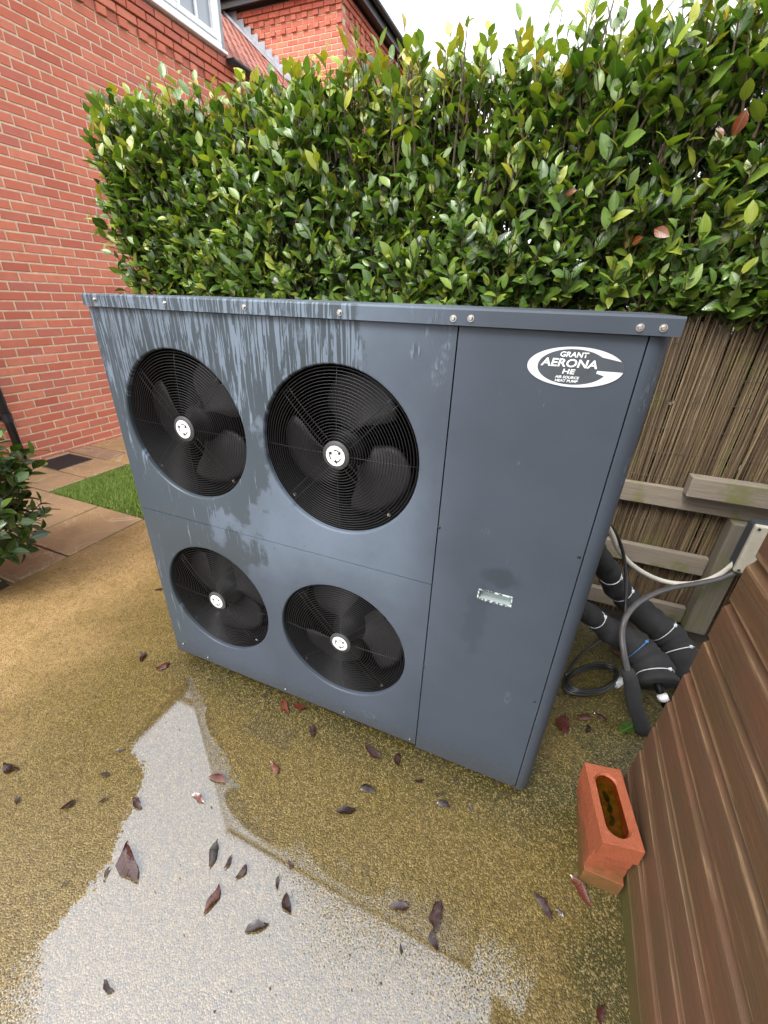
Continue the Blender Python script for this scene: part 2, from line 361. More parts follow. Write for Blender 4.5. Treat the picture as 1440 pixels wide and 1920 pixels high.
def mat_panel():
    t = NT('grey_powder_coat'); p = t.pos(); x, y, z = t.sep(p)
    f = t.noise(p, 700, 2); n = t.noise(p, 3.5, 6, .6); sp = t.noise(p, 55, 3)
    dark = (.048, .059, .076); pale = (.118, .150, .198)
    dry = t.smooth(t.math('ADD', n, t.math('MULTIPLY', sp, .12)), .30, .80, .15, .75)
    # rain film on the upper left of the front: darker where wet, pale dried runs between
    st = t.noise(t.mapping(p, (105, 1, 5.5)), 1.0, 4, .6, .9)
    st2 = t.noise(t.mapping(p, (26, 1, 7)), 1.0, 4, .6, .4)
    wl = t.noise(t.mapping(p, (5, 1, 4)), 1.0, 5, .6)
    wet = t.smooth(t.math('ADD', t.math('ADD', t.math('MULTIPLY', x, -.42), t.math('MULTIPLY', t.math('SUBTRACT', z, .75), .28)), t.math('MULTIPLY', t.math('SUBTRACT', wl, .5), .55)), -.20, -.17)
    drop = t.math('ADD', t.math('MULTIPLY', t.smooth(z, .95, 1.44), .15), t.math('MULTIPLY', t.math('SUBTRACT', st2, .5), .30))
    run = t.smooth(t.math('ADD', st, drop), .648, .664)
    wet2 = t.math('MULTIPLY', wet, t.math('SUBTRACT', 1, run))
    spots = t.math('MULTIPLY', t.smooth(t.noise(t.mapping(p, (1.0, 1, .7)), 75, 3), .66, .69), t.smooth(x, 1.05, .5))
    wet2 = t.math('MAXIMUM', wet2, t.math('MULTIPLY', spots, .8))
    c = t.mix(dry, dark, pale)
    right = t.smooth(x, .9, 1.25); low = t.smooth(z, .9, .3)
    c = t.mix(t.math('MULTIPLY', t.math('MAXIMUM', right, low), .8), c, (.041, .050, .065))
    sheen_film = t.math('MULTIPLY', t.math('MULTIPLY', t.smooth(x, .2, .5), t.smooth(x, 1.2, .8)), t.smooth(t.math('ADD', z, t.math('MULTIPLY', t.math('SUBTRACT', n, .5), .5)), .45, .95))  # pale bluish sheen on the upper centre, painted into the coat colour
    c = t.mix(t.math('MULTIPLY', sheen_film, .5), c, (.135, .168, .215))
    c = t.mix(t.math('MULTIPLY', run, t.math('MULTIPLY', wet, .8)), c, (.15, .19, .24))
    c = t.mix(t.math('MULTIPLY', wet2, .9), c, (.050, .063, .074))
    # scratches and scuffs
    sc1 = t.noise(t.mapping(p, (110, 1, 18), (0, .6, 0)), 1, 3, .6)
    scm = t.smooth(t.noise(p, 4.2, 2), .62, .70)
    c = t.mix(t.math('MULTIPLY', t.smooth(sc1, .66, .72), t.math('MULTIPLY', scm, .5)), c, (.2, .23, .27))
    def spot(cx, cz, rx, rz, nz=.6):
        dx = t.math('DIVIDE', t.math('SUBTRACT', x, cx), rx); dz = t.math('DIVIDE', t.math('SUBTRACT', z, cz), rz)
        d = t.math('SQRT', t.math('ADD', t.math('MULTIPLY', dx, dx), t.math('MULTIPLY', dz, dz)))
        return t.smooth(t.math('ADD', d, t.math('MULTIPLY', t.math('SUBTRACT', t.noise(p, 28, 4, .65), .5), nz*2)), 1.1, .6)
    # hand grease round the handle and its run below
    gre = t.math('MAXIMUM', spot(1.315, .855, .055, .035), t.math('MULTIPLY', spot(1.27, .70, .035, .14, .9), .6))
    c = t.mix(t.math('MULTIPLY', gre, .42), c, (.022, .027, .034))
    # chalky scuffs
    scr = t.smooth(t.noise(t.mapping(p, (30, 1, 9), (0, .7, 0)), 4, 6, .75, 1.2), .50, .68)
    sp_ = None
    for (a, b_, ra, rb) in ((1.255, .985, .022, .012), (1.10, 1.36, .02, .05), (1.515, 1.36, .012, .05), (1.525, 1.18, .01, .04), (1.40, .44, .012, .03), (.95, .12, .03, .02)):
        q = spot(a, b_, ra, rb, .5); sp_ = q if sp_ is None else t.math('MAXIMUM', sp_, q)
    c = t.mix(t.math('MULTIPLY', t.math('MULTIPLY', sp_, scr), .35), c, (.33, .37, .41))
    # splashed dirt along the bottom
    dirt = t.math('MULTIPLY', t.smooth(t.math('ADD', z, t.math('MULTIPLY', t.math('SUBTRACT', sp, .5), .25)), .16, .03), .45)
    c = t.mix(dirt, c, (.040, .036, .026))
    rg = t.math('ADD', t.math('MULTIPLY', wet2, -.12), t.ramp(n, (.3, .40), (.7, .52)))
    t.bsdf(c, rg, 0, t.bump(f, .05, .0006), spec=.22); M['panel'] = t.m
mat_panel()
simple('black_plastic', (.003, .003, .0035), .5, var=.3, spec=.16)
simple('guard_wire', (.014, .014, .015), .35, var=.2, spec=.3)
simple('blade', (.018, .0172, .019), .5, var=.1, spec=.25)
simple('dark_interior', (.002, .002, .0022), .8, spec=.2)
simple('hub_grey', (.04, .04, .042), .5)
simple('white_label', (.78, .79, .80), .45, var=.04)
simple('black_print', (.012, .012, .014), .5)
simple('badge_dark', (.045, .056, .068), .45)
simple('badge_silver', (.58, .60, .66), .38, var=.05)
simple('bright_steel', (.50, .48, .44), .32, metal=1, var=.1)
simple('chipped_metal', (.34, .40, .42), .5, var=.5, scale=90)
simple('foam_insulation', (.016, .0165, .018), .85, var=.35, scale=25, bump=.5, bscale=140)
simple('cable_tie', (.74, .78, .82), .4, var=.05)
simple('blue_tie', (.08, .25, .62), .4)
simple('black_cable', (.014, .014, .015), .38, var=.2)
simple('grey_cable', (.075, .072, .072), .42, var=.2)
simple('white_cable', (.62, .59, .52), .45, var=.08)
simple('tape', (.45, .48, .50), .25)
simple('box_grey', (.05, .055, .062), .5)
simple('box_cream', (.50, .47, .38), .5, var=.1)
simple('upvc_white', (.80, .81, .82), .35, var=.03)
simple('lead', (.30, .31, .34), .6, var=.25, scale=12)
simple('black_gutter', (.012, .013, .013), .35, var=.2)
def mat_glass():
    t = NT('window_glass'); t.bsdf((.30, .33, .37), .06, 0, None, spec=.8); M['glass'] = t.m
mat_glass()
mat_brick('clay_tile', [(.34, .12, .085), (.40, .16, .11), (.30, .11, .085), (.38, .17, .14)], .85, .3)
simple('mat_rubber', (.022, .014, .014), .8, var=.4, scale=60, bump=.9, bscale=260)
simple('grass_blade', (.10, .22, .03), .55, var=.5, scale=9)
simple('wire', (.09, .08, .07), .5, metal=.6)
simple('pipe_black', (.012, .013, .016), .4, var=.3)
def mat_frog():
    t = NT('frog_water'); p = t.pos(); n = t.noise(p, 45, 4)
    fr = t.n('Fresnel'); fr.inputs['IOR'].default_value = 1.5
    tr = t.n('BsdfTransparent'); tr.inputs[0].default_value = (.62, .48, .22, 1)
    gl = t.n('BsdfGlossy'); gl.inputs['Roughness'].default_value = .02
    mx = t.n('MixShader'); t.set(mx.inputs[0], fr.outputs[0]); t.t.links.new(tr.outputs[0], mx.inputs[1]); t.t.links.new(gl.outputs[0], mx.inputs[2])
    t.final(mx.outputs[0]); M['frog_water'] = t.m
mat_frog()
simple('silt', (.17, .095, .022), .7, var=.5, scale=60)
simple('green_slime', (.02, .03, .008), .5, var=.5)

# ================================================================ SETTING: ground, pad, path, lawn
g = MB(); g.add([(-90, -90, -.06), (90, -90, -.06), (90, 90, -.06), (-90, 90, -.06)], [(0, 1, 2, 3)])
struct(build('ground', g, M['damp_earth'], loc=(0, 0, -.06)))
PADX = -1.272
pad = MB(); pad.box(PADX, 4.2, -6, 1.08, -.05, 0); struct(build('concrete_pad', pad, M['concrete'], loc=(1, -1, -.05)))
bed = MB()
nb = 14
vs = []; fs = []
for i in range(nb+1):
    for j in range(nb+1):
        vs.append((-3.1+(PADX-.02+3.1)*i/nb, -2+2.02*j/nb, -.012+random.uniform(-.012, .02)))
for i in range(nb):
    for j in range(nb): a = i*(nb+1)+j; fs.append((a, a+nb+1, a+nb+2, a+1))
bed.add(vs, fs); struct(build('flower_bed', bed, M['soil'], smooth=True, loc=(-2.2, -1, -.02)))

pb = MB(); pb.box(-3.25, PADX-.005, .025, 9, -.05, -.022); path = struct(build('garden_path', pb, M['mortar'], loc=(-2.3, 1, -.05)))
def paver(x0, x1, y0, y1):
    j = .005; mb = MB(); h = .006+random.uniform(-.003, .003)
    x0 += j; x1 -= j; y0 += j; y1 -= j; b = .004
    tl = [random.uniform(-.0015, .0015) for _ in range(4)]
    vs = [(x0, y0, -.03), (x1, y0, -.03), (x1, y1, -.03), (x0, y1, -.03), (x0, y0, h-b), (x1, y0, h-b), (x1, y1, h-b), (x0, y1, h-b),
          (x0+b, y0+b, h+tl[0]), (x1-b, y0+b, h+tl[1]), (x1-b, y1-b, h+tl[2]), (x0+b, y1-b, h+tl[3])]
    fs = [(0, 1, 5, 4), (1, 2, 6, 5), (2, 3, 7, 6), (3, 0, 4, 7), (4, 5, 9, 8), (5, 6, 10, 9), (6, 7, 11, 10), (7, 4, 8, 11), (8, 9, 10, 11)]
    mb.add(vs, fs); build('paver', mb, M['paver'], path)
LX, LY = -2.352, .888
for a in ((LX, -1.748, .335, LY), (-1.746, PADX, .335, LY), (-1.64, PADX, .03, .333), (LX, -1.642, .03, .333), (-2.665, LX-.002, .40, LY), (-3.19, -2.667, .40, .90), (-3.19, LX-.002, .03, .398)):
    paver(*a)
MX0, MX1, MY0, MY1 = -3.115, -2.765, 1.235, 1.565
for a in ((LX-.30, LX, LY+.002, 1.215), (-3.19, -2.655, .902, 1.215), (MX1+.012, LX, 1.217, 1.60), (-3.19, MX0-.012, 1.217, 1.60), (-2.64, LX, 1.602, 2.25), (-3.19, -2.642, 1.602, 1.825),
          (-3.19, -2.642, 1.827, 2.55), (-2.64, LX, 2.252, 2.95), (-3.19, -2.642, 2.552, 3.3), (-2.64, LX, 2.952, 3.7), (-3.19, -2.642, 3.302, 4.0), (-2.64, LX, 3.702, 4.5), (MX0-.010, MX1+.010, 1.217, 1.232), (MX0-.010, MX1+.010, 1.568, 1.60)):
    paver(*a)
# black drain mat
dm = thing('drain_cover', ((MX0+MX1)/2, (MY0+MY1)/2, -.02), 'square black drain cover sunk among the sandstone pavers beside the brick wall', 'drain cover')
k = MB(); k.box(MX0, MX1, MY0, MY1, -.02, .004); bevel(build('cover_plate', k, M['mat_rubber'], dm), .003)
k = MB()
for i in range(12):
    y = MY0+.02+(MY1-MY0-.04)*i/11; k.box(MX0+.02, MX1-.02, y-.005, y+.005, .003, .0075)
build('ribs', k, M['mat_rubber'], dm)
# lawn
lw = MB(); lw.box(LX+.004, -1.276, LY+.004, 6.5, -.05, -.012); struct(build('lawn_soil', lw, M['soil'], loc=(-1.8, 3, -.05)))
def grass():
    n = 42000; mb_v = []; mb_f = []
    x = rng.uniform(LX+.01, -1.28, n); y = LY+.006+rng.power(1.0, n)*2.6
    y = np.where(rng.random(n) < .65, LY+.006+rng.random(n)*1.1, y)
    a = rng.uniform(0, 2*np.pi, n); h = rng.uniform(.018, .04, n); l = rng.uniform(.0, .022, n); b = rng.uniform(0, 2*np.pi, n); wd = rng.uniform(.0014, .0028, n)
    z = np.full(n, -.013)
    v = np.stack([np.stack([x-wd*np.cos(a), y-wd*np.sin(a), z], 1), np.stack([x+wd*np.cos(a), y+wd*np.sin(a), z], 1), np.stack([x+l*np.cos(b), y+l*np.sin(b), z+h], 1)], 1).reshape(-1, 3)
    me = bpy.data.meshes.new('lawn_grass'); me.from_pydata(v.tolist(), [], np.arange(3*n).reshape(-1, 3).tolist())
    t = NT('grass'); r = t.n('NewGeometry').outputs['Random Per Island']
    c = t.ramp(r, (0, (.06, .16, .012)), (.4, (.17, .30, .03)), (.75, (.30, .40, .07)), (1, (.46, .46, .20)))
    t.bsdf(c, .5); me.materials.append(t.m)
    o = link('lawn_grass', me); tag(o, 'short bright green lawn grass between the sandstone pavers', 'grass', kind='stuff')
grass()

# rain puddle: a thin film with an uneven edge
def puddle():
    left = [(352, 1262), (300, 1325), (236, 1392), (272, 1440), (262, 1480), (232, 1545), (205, 1620), (150, 1690), (118, 1722), (78, 1768), (60, 1830), (40, 1960)]
    right = [(200, 2300), (900, 2250), (1010, 1960), (930, 1850), (800, 1735), (655, 1690), (600, 1640), (520, 1585), (462, 1530), (430, 1440), (395, 1340)]
    poly = [hit(u, 2, 0)[:2] for u in left+right]; P = np.array(poly)
    x0, y0 = P.min(0)-.1; x1, y1 = P.max(0)+.15; y1 = min(y1, .02)
    st = .014; nx = int((x1-x0)/st); ny = int((y1-y0)/st)
    X, Y = np.meshgrid(x0+st*np.arange(nx+1), y0+st*np.arange(ny+1), indexing='ij'); q = np.stack([X.ravel(), Y.ravel()], 1)
    inside = np.zeros(len(q), bool); dist = np.full(len(q), 9.)
    for i in range(len(P)):
        a, b = P[i], P[(i+1) % len(P)]; ab = b-a
        tt = np.clip(((q-a) @ ab)/(ab @ ab), 0, 1); dist = np.minimum(dist, np.linalg.norm(q-(a+tt[:, None]*ab), axis=1))
        c = (a[1] > q[:, 1]) != (b[1] > q[:, 1]); xi = a[0]+(q[:, 1]-a[1])*ab[0]/(ab[1] if abs(ab[1]) > 1e-9 else 1e-9); inside ^= c & (q[:, 0] < xi)
    d = np.where(inside, dist, -dist)
    soft = np.clip((q[:, 0]-.72)/.35, 0, 1)*np.clip((-q[:, 1]-.25)/.2, 0, 1); soft = np.maximum(soft, np.clip((-q[:, 1]-.85)/.15, 0, 1)*np.clip((.62-q[:, 0])/.15, 0, 1))
    d = np.where(soft > 0, d*(1-.35*soft), d)
    keep = (d > -.09).reshape(nx+1, ny+1); idx = -np.ones(len(q), int); fs = []
    idg = np.arange(len(q)).reshape(nx+1, ny+1)
    for i in range(nx):
        for j in range(ny):
            if keep[i, j] and keep[i+1, j] and keep[i, j+1] and keep[i+1, j+1]: fs.append((idg[i, j], idg[i+1, j], idg[i+1, j+1], idg[i, j+1]))
    used = np.unique(np.array(fs).ravel()); idx[used] = np.arange(len(used))
    me = bpy.data.meshes.new('puddle'); me.from_pydata([(a, b, .004) for a, b in q[used]], [], [tuple(int(idx[k]) for k in f) for f in fs])
    at = me.attributes.new('edge', 'FLOAT', 'POINT'); at.data.foreach_set('value', d[used].astype('f'))
    at = me.attributes.new('soft', 'FLOAT', 'POINT'); at.data.foreach_set('value', soft[used].astype('f'))
    me.materials.append(M['water']); struct(link('puddle', me))
puddle()

# ================================================================ BRICK HOUSE
WX = -3.2; CO = .0757; BL = .222; Z0 = .027-CO
EAVE = 4.03; YW = 7.9; EAVE2 = 6.02; ROOFS = .80
house = thing('brick_house', (WX, 4, 0), 'red brick house with white dormer window and clay tiled roof behind the hedge', 'house')
mw = MB(); mw.box(WX-.3, WX-.0045, -3, YW-.002, -.05, EAVE+.02); main_wall = build('main_wall', mw, M['mortar'], house)
ww = MB(); ww.box(WX-4.5, WX-.006, YW+.006, YW+4, 0, EAVE2); wing_wall = build('wing_wall', ww, M['mortar'], house)
def brick_template(L, H, D, k):
    rr = random.Random(k); mb = MB(); b = .005
    ju = lambda s: rr.uniform(-s, s)
    vs = []
    # local: x out of the wall, y along, z up ; back ring and front ring, inset face
    for (x, ins) in ((-D, 0), (-.004, 0), (0, b)):
        for (sy, szz) in ((-1, -1), (1, -1), (1, 1), (-1, 1)):
            vs.append((x+ju(.0012), sy*(L/2-ins)+ju(.0025), szz*(H/2-ins)+ju(.002)))
    fs = [(0, 1, 5, 4), (1, 2, 6, 5), (2, 3, 7, 6), (3, 0, 4, 7), (4, 5, 9, 8), (5, 6, 10, 9), (6, 7, 11, 10), (7, 4, 8, 11), (8, 9, 10, 11)]
    mb.add(vs, fs); return mb
BT = {}
def bt(kind, k, front='x'):
    key = (kind, k, front)
    if key not in BT:
        L = {'s': BL-.0112, 'h': BL/2-.0112}[kind]
        mb = brick_template(L, CO-.0118, .03, k+(100 if kind == 'h' else 0))
        if front == 'y': mb.v = [(y, -x, z) for x, y, z in mb.v]
        BT[key] = (mb, mb.mesh('brick', M['brick'])); 
    return BT[key]
bricks = []   # (parent, key, location, out)
def visible_main(u):
    x, y = u
    if not (-25 < x < 470 and -20 < y < 880): return False
    if y > 549: return x < 157+(y-549)*.267+12
    lim = np.interp(y, [0, 110, 150, 190, 270, 540, 560], [420, 430, 300, 190, 165, 200, 200])
    return x < lim+8
nc = int((EAVE-.02-Z0)/CO)
for j in range(0, nc+1):
    zc = Z0+CO*(j+.5); off = 1.462+(BL/2 if j % 2 == 0 else 0)
    if zc+CO/2 > EAVE+.03: break
    top = nc-j
    i0 = int((-2.9-off)/BL); i1 = int((YW-off)/BL)
    for i in range(i0, i1):
        yc = off+BL*(i+.5)
        if top in (3,) :      # dentil course: headers alternately proud
            for s in (-1, 1):
                out = .028 if (s > 0) else .006
                bricks.append((main_wall, ('h', random.randrange(6), 'x'), (WX+out, yc+s*BL/4, zc)))
        else:
            out = 0 if top > 3 else (.03 if top == 2 else .045 if top == 1 else .05)
            bricks.append((main_wall, ('s', random.randrange(8), 'x'), (WX+out, yc, zc)))
# wing: front face (towards -Y) and side face (+X)
nz0 = int(4.0/CO); nz1 = int((EAVE2-.02)/CO)
for j in range(nz0, nz1):
    zc = CO*(j+.5)+.01; sh = BL/2 if j % 2 else 0; top = nz1-1-j
    out = {0: .05, 1: .035, 2: .03}.get(top, 0)
    for i in range(0, 18):
        xc = WX-BL*(i+.5)+ (sh if sh else 0)
        if xc > WX-.05: continue
        zr = EAVE+ROOFS*(WX-xc)
        if zc < zr-.05: continue
        if top in (2, 4):
            for s in (-1, 1): bricks.append((wing_wall, ('h', random.randrange(6), 'y'), (xc+s*BL/4, YW-(.03 if s > 0 else .004), zc)))
        else: bricks.append((wing_wall, ('s', random.randrange(8), 'y'), (xc, YW-out, zc)))
    if sh: bricks.append((wing_wall, ('h', random.randrange(6), 'y'), (WX-BL/4, YW-out, zc)))
    for i in range(0, 14):
        yc = YW+BL*(i+.5)+(0 if sh else BL/2)-.001
        if top in (2, 4):
            for s in (-1, 1): bricks.append((wing_wall, ('h', random.randrange(6), 'x'), (WX+(.03 if s > 0 else .004), yc+s*BL/4, zc)))
        else: bricks.append((wing_wall, ('s', random.randrange(8), 'x'), (WX+out, yc, zc)))
def rank(b):
    P, key, loc = b; u = px(loc)
    d = np.linalg.norm(np.array(loc)-CAM)
    if P is main_wall: ok = visible_main(u)
    else: ok = 440 < u[0] < 730 and -10 < u[1] < 115
    return (0 if ok else 1, d if key[0] == 's' else d*1.6)
bricks.sort(key=rank)
NB = 300
rest = {main_wall: MB(), wing_wall: MB()}
for n, (P, key, loc) in enumerate(bricks):
    mb, me = bt(*key)
    if n < NB: link('brick', me, P, loc)
    else: rest[P].add([(x+loc[0], y+loc[1], z+loc[2]) for x, y, z in mb.v], mb.f)
for P, mb in rest.items():
    o = build('brick_courses', mb, M['brick'], P); o['kind'] = 'stuff'
# window (dormer) on the wall plane
WB = 4.085
win = MB(); fx0, fx1 = WX-.02, WX+.045
WY0, WY1, WT = 2.72, 4.68, 5.25
win.box(fx0, fx1, WY0, WY1, WB, WB+.07); win.box(fx0, fx1, WY0, WY1, WT-.07, WT)
win.box(fx0, fx1, WY0, WY0+.07, WB+.07, WT-.07); win.box(fx0, fx1, WY1-.075, WY1, WB+.07, WT-.07)
window = bevel(build('window', win, M['upvc_white'], house), .006)
k = MB(); k.box(WX+.0, WX+.10, WY0-.03, WY1+.03, WB-.032, WB-.002); bevel(build('sill', k, M['upvc_white'], window), .006)
def bars(y0, y1):
    k = MB(); z0, z1 = WB+.072, WT-.072; t = .055; a, b = WX-.005, WX+.058
    k.box(a, b, y0, y1, z0, z0+t); k.box(a, b, y0, y1, z1-t, z1); k.box(a, b, y0, y0+t, z0+t, z1-t); k.box(a, b, y1-t, y1, z0+t, z1-t)
    bevel(build('casement', k, M['upvc_white'], window), .005)
    k = MB(); c = (y0+y1)/2; k.box(WX+.03, WX+.052, c-.013, c+.013, z0+t, z1-t); build('glazing_bar', k, M['upvc_white'], window)
    for (p, q) in ((y0+t, c-.013), (c+.013, y1-t)):
        k = MB(); k.box(WX+.012, WX+.022, p-.01, q+.01, z0+t-.01, z1-t+.01); build('pane', k, M['glass'], window)
bars(2.80, 3.415); bars(3.42, 4.0); bars(4.005, 4.60)
k = MB(); k.box(WX-.2, WX-.02, WY0, WY1, WB, WT); build('reveal', k, M['lead'], window)
k = MB(); k.box(WX-1.7, WX+.02, WY1+.004, WY1+.085, WB-.01, WT+.06); bevel(build('dormer_cheek', k, M['lead'], house), .01)
k = MB(); k.box(WX-1.7, WX+.0, WY0-.085, WY0-.004, WB-.01, WT+.06); bevel(build('dormer_cheek', k, M['lead'], house), .01)
k = MB(); k.box(WX-1.8, WX+.12, WY0-.15, WY1+.15, WT+.07, WT+.16); bevel(build('dormer_roof', k, M['lead'], house), .01)
# main roof: plain clay tiles laid on a sloping deck
rl = math.sqrt(1+ROOFS**2); ux = np.array([-1/rl, 0, ROOFS/rl]); un = np.array([ROOFS/rl, 0, 1/rl])
E0 = np.array([WX+.09, 0, EAVE-.02])
dk = MB()
def deck(y0, y1, s0, s1):
    q = []
    for (y, s) in ((y0, s0), (y1, s0), (y1, s1), (y0, s1)):
        p = E0+ux*s; q.append((p[0], y, p[2]))
    dk.add(q+[tuple(np.array(a)-un*.05) for a in q], [(0, 1, 2, 3), (7, 6, 5, 4), (0, 4, 5, 1), (1, 5, 6, 2), (2, 6, 7, 3), (3, 7, 4, 0)])
deck(-3, WY0-.087, 0, 4.2); deck(WY1+.087, YW-.06, 0, 4.2); deck(WY0-.087, WY1+.087, 1.6, 4.2)
roof = build('roof', dk, M['clay_tile'], house)
tv = [(-.08, 0, .012), (.08, 0, .012), (.08, .22, .004), (-.08, .22, .004), (-.08, 0, -.002), (.08, 0, -.002), (0, 0, .021), (0, .22, .012)]
def tile_mesh():
    vs = [tuple(np.array([0, y, 0])+ux*s+un*h) for (y, s, h) in tv]
    return vs, [(0, 6, 7, 3), (6, 1, 2, 7), (4, 5, 1, 6, 0), (0, 3, 4), (1, 5, 2)]
tvs, tfs = tile_mesh(); tmb = MB(); tmb.add(tvs, tfs); tme = tmb.mesh('roof_tile', M['clay_tile'])
restt = MB(); nt_ = 0
for r_ in range(30):
    for c_ in range(20):
        y = WY1+.17+.165*(c_+(.5 if r_ % 2 else 0))
        if y > YW-.16: continue
        p = E0+ux*(.02+r_*.10)+un*random.uniform(.002, .007); p[1] = y
        u = px(p)
        if 380 < u[0] < 520 and -8 < u[1] < 140 and nt_ < 300: link('roof_tile', tme, roof, tuple(p)); nt_ += 1
        else: restt.add([tuple(np.array(q)+p) for q in tvs], tfs)
for r_ in range(30):
    for c_ in range(34):
        y = -2.9+.165*(c_+(.5 if r_ % 2 else 0))
        if y > WY0-.17: continue
        p = E0+ux*(.02+r_*.10)+un*random.uniform(.002, .007); p[1] = y
        restt.add([tuple(np.array(q)+p) for q in tvs], tfs)
o = build('roof_tiles', restt, M['clay_tile'], roof); o['kind'] = 'stuff'
# stepped lead flashing up the wing wall
fl = MB()
for i in range(18):
    xa = WX-.0-i*.14; xb = xa-.1395; za = EAVE+ROOFS*(WX+.09-xa); zb = EAVE+ROOFS*(WX+.09-xb)
    fl.box(xb, xa, YW-.062, YW-.056, za+.02, zb+.12)
    fl.add([(xa, YW-.15, za+.070), (xb, YW-.15, zb+.070), (xb, YW-.0145, zb+.076), (xa, YW-.0145, za+.076), (xa, YW-.15, za+.02), (xb, YW-.15, zb+.02), (xb, YW-.0145, zb+.03), (xa, YW-.0145, za+.03)], [(0, 1, 2, 3), (7, 6, 5, 4), (0, 4, 5, 1), (2, 6, 7, 3), (0, 3, 7, 4), (1, 5, 6, 2)])
build('lead_flashing', fl, M['lead'], house)
# gutters and downpipe
def gutter(name, pts, axis, r=.055):
    mb = MB(); (a, b, x, z) = pts
    prof = [(r*math.cos(q), r*math.sin(q)) for q in np.linspace(math.pi, 2*math.pi, 12)]+[((r-.006)*math.cos(q), (r-.006)*math.sin(q)) for q in np.linspace(2*math.pi, math.pi, 12)]
    if axis == 'y': mb.extrude([(x+p, z+q) for p, q in prof], 'y', a, b)
    else: mb.extrude([(x+p, z+q) for p, q in prof], 'x', a, b)
    return build(name, mb, M['black_gutter'], house, smooth=False)
gt = gutter('gutter', (WY1+.03, YW-.02, WX+.125, EAVE-.0), 'y')
k = MB(); k.extrude([(WX+.125+.064*math.cos(q), EAVE+.064*math.sin(q)) for q in np.linspace(math.pi, 2*math.pi, 12)], 'y', WY1+.02, WY1+.05); k.extrude([(WX+.125+.064*math.cos(q), EAVE+.064*math.sin(q)) for q in np.linspace(math.pi, 2*math.pi, 12)], 'y', 5.1, 5.2); build('gutter_union', k, M['black_gutter'], gt)
gutter('gutter', (-3, WY0-.03, WX+.125, EAVE), 'y')
# wing eaves
k = MB(); k.box(WX-4.6, WX+.22, YW-.22, YW-.19, EAVE2-.03, EAVE2+.16); k.box(WX+.19, WX+.22, YW-.189, YW+4, EAVE2-.03, EAVE2+.16)
k.box(WX-4.6, WX+.189, YW-.189, YW+4, EAVE2+.002, EAVE2+.02); bevel(build('wing_fascia', k, M['black_gutter'], house), .004)
gutter('wing_gutter', (YW-.24, YW+4, WX+.28, EAVE2+.13), 'y'); gutter('wing_gutter', (WX-4.6, WX+.30, YW-.28, EAVE2+.13), 'x')
k = MB()
a = [(WX+.24, YW-.24, EAVE2+.15), (WX-4.6, YW-.24, EAVE2+.15), (WX-2.3, YW+2, EAVE2+2.0), (WX+.24, YW+4.2, EAVE2+.15), (WX-4.6, YW+4.2, EAVE2+.15)]
k.add(a, [(0, 1, 2), (0, 2, 3), (1, 4, 2), (3, 2, 4), (0, 3, 4, 1)]); wr = build('wing_roof', k, M['clay_tile'], house)
k = MB()
d0 = np.array(a[0]); d1 = np.array(a[1]); d2 = np.array(a[2])
for r_ in range(7):
    for c_ in range(26):
        base = d1+(d0-d1)*((c_+.5*(r_ % 2)+.6)/28); sl_ = (d2-(d0+d1)/2); sl_ = sl_/np.linalg.norm(sl_); nn = np.array([0, -sl_[2], sl_[1]])
        p = base+sl_*(.02+r_*.1)+nn*.012
        k.add([p+np.array([-.08, 0, 0]), p+np.array([.08, 0, 0]), p+np.array([0, 0, 0])+nn*.012, p+sl_*.13+np.array([-.08, 0, 0])-nn*.006, p+sl_*.13+np.array([.08, 0, 0])-nn*.006, p+sl_*.13+nn*.004], [(0, 2, 5, 3), (2, 1, 4, 5), (0, 1, 2)])
o = build('wing_roof_tiles', k, M['clay_tile'], wr); o['kind'] = 'stuff'
k = MB(); k.tube([(WX+.07, 1.17, z) for z in (.02, 1, 2, 3, EAVE-.1)], .034, 14); dp = build('downpipe', k, M['pipe_black'], house, smooth=True)
k = MB(); k.tube([(WX+.07, 1.17, .42), (WX+.07, 1.17, .50)], .041, 14); k.box(WX+.0, WX+.05, 1.12, 1.22, .44, .48); build('pipe_bracket', k, M['pipe_black'], dp)

# ================================================================ LEAVES (shared)
def leaf_shape(L, W, fold=.25, curl=.3, wob=0., seed=0):
    """a laurel leaf along +Y, face +Z"""
    rr = random.Random(seed); rows = [0, .14, .34, .58, .80, 1.0]
    wd = [.10, .62, .98, .96, .58, .0]
    vs = [(0, -.10*L, 0)]; uv = [(.5, 0)]
    for t, w_ in zip(rows, wd):
        a = curl*t; y = L*t*(1-.12*abs(curl)*t); z = -L*curl*.5*t*t
        for s in (-1, 0, 1):
            if w_ == 0 and s: continue
            x = s*W/2*w_; zz = abs(s)*W/2*w_*fold + (rr.uniform(-1, 1)*wob*W if s else 0)
            vs.append((x, y, z+zz)); uv.append((.5+.5*s*max(w_, .2), t))
    fs = [(0, 2, 1), (0, 3, 2)]
    for i in range(4):
        b = 1+3*i; fs += [(b, b+1, b+4, b+3), (b+1, b+2, b+5, b+4)]
    b = 13; fs += [(b, b+1, 16), (b+1, b+2, 16)]
    return np.array(vs, float), fs, uv
LT = [leaf_shape(1, random.uniform(.44, .60), random.uniform(.05, .5), random.uniform(-.15, .75), .04, i) for i in range(14)]
def frame(d, nrm):
    d = np.array(d)/np.linalg.norm(d); x = np.cross(d, nrm); x /= np.linalg.norm(x)+1e-9; z = np.cross(x, d)
    return np.stack([x, d, z], 1)
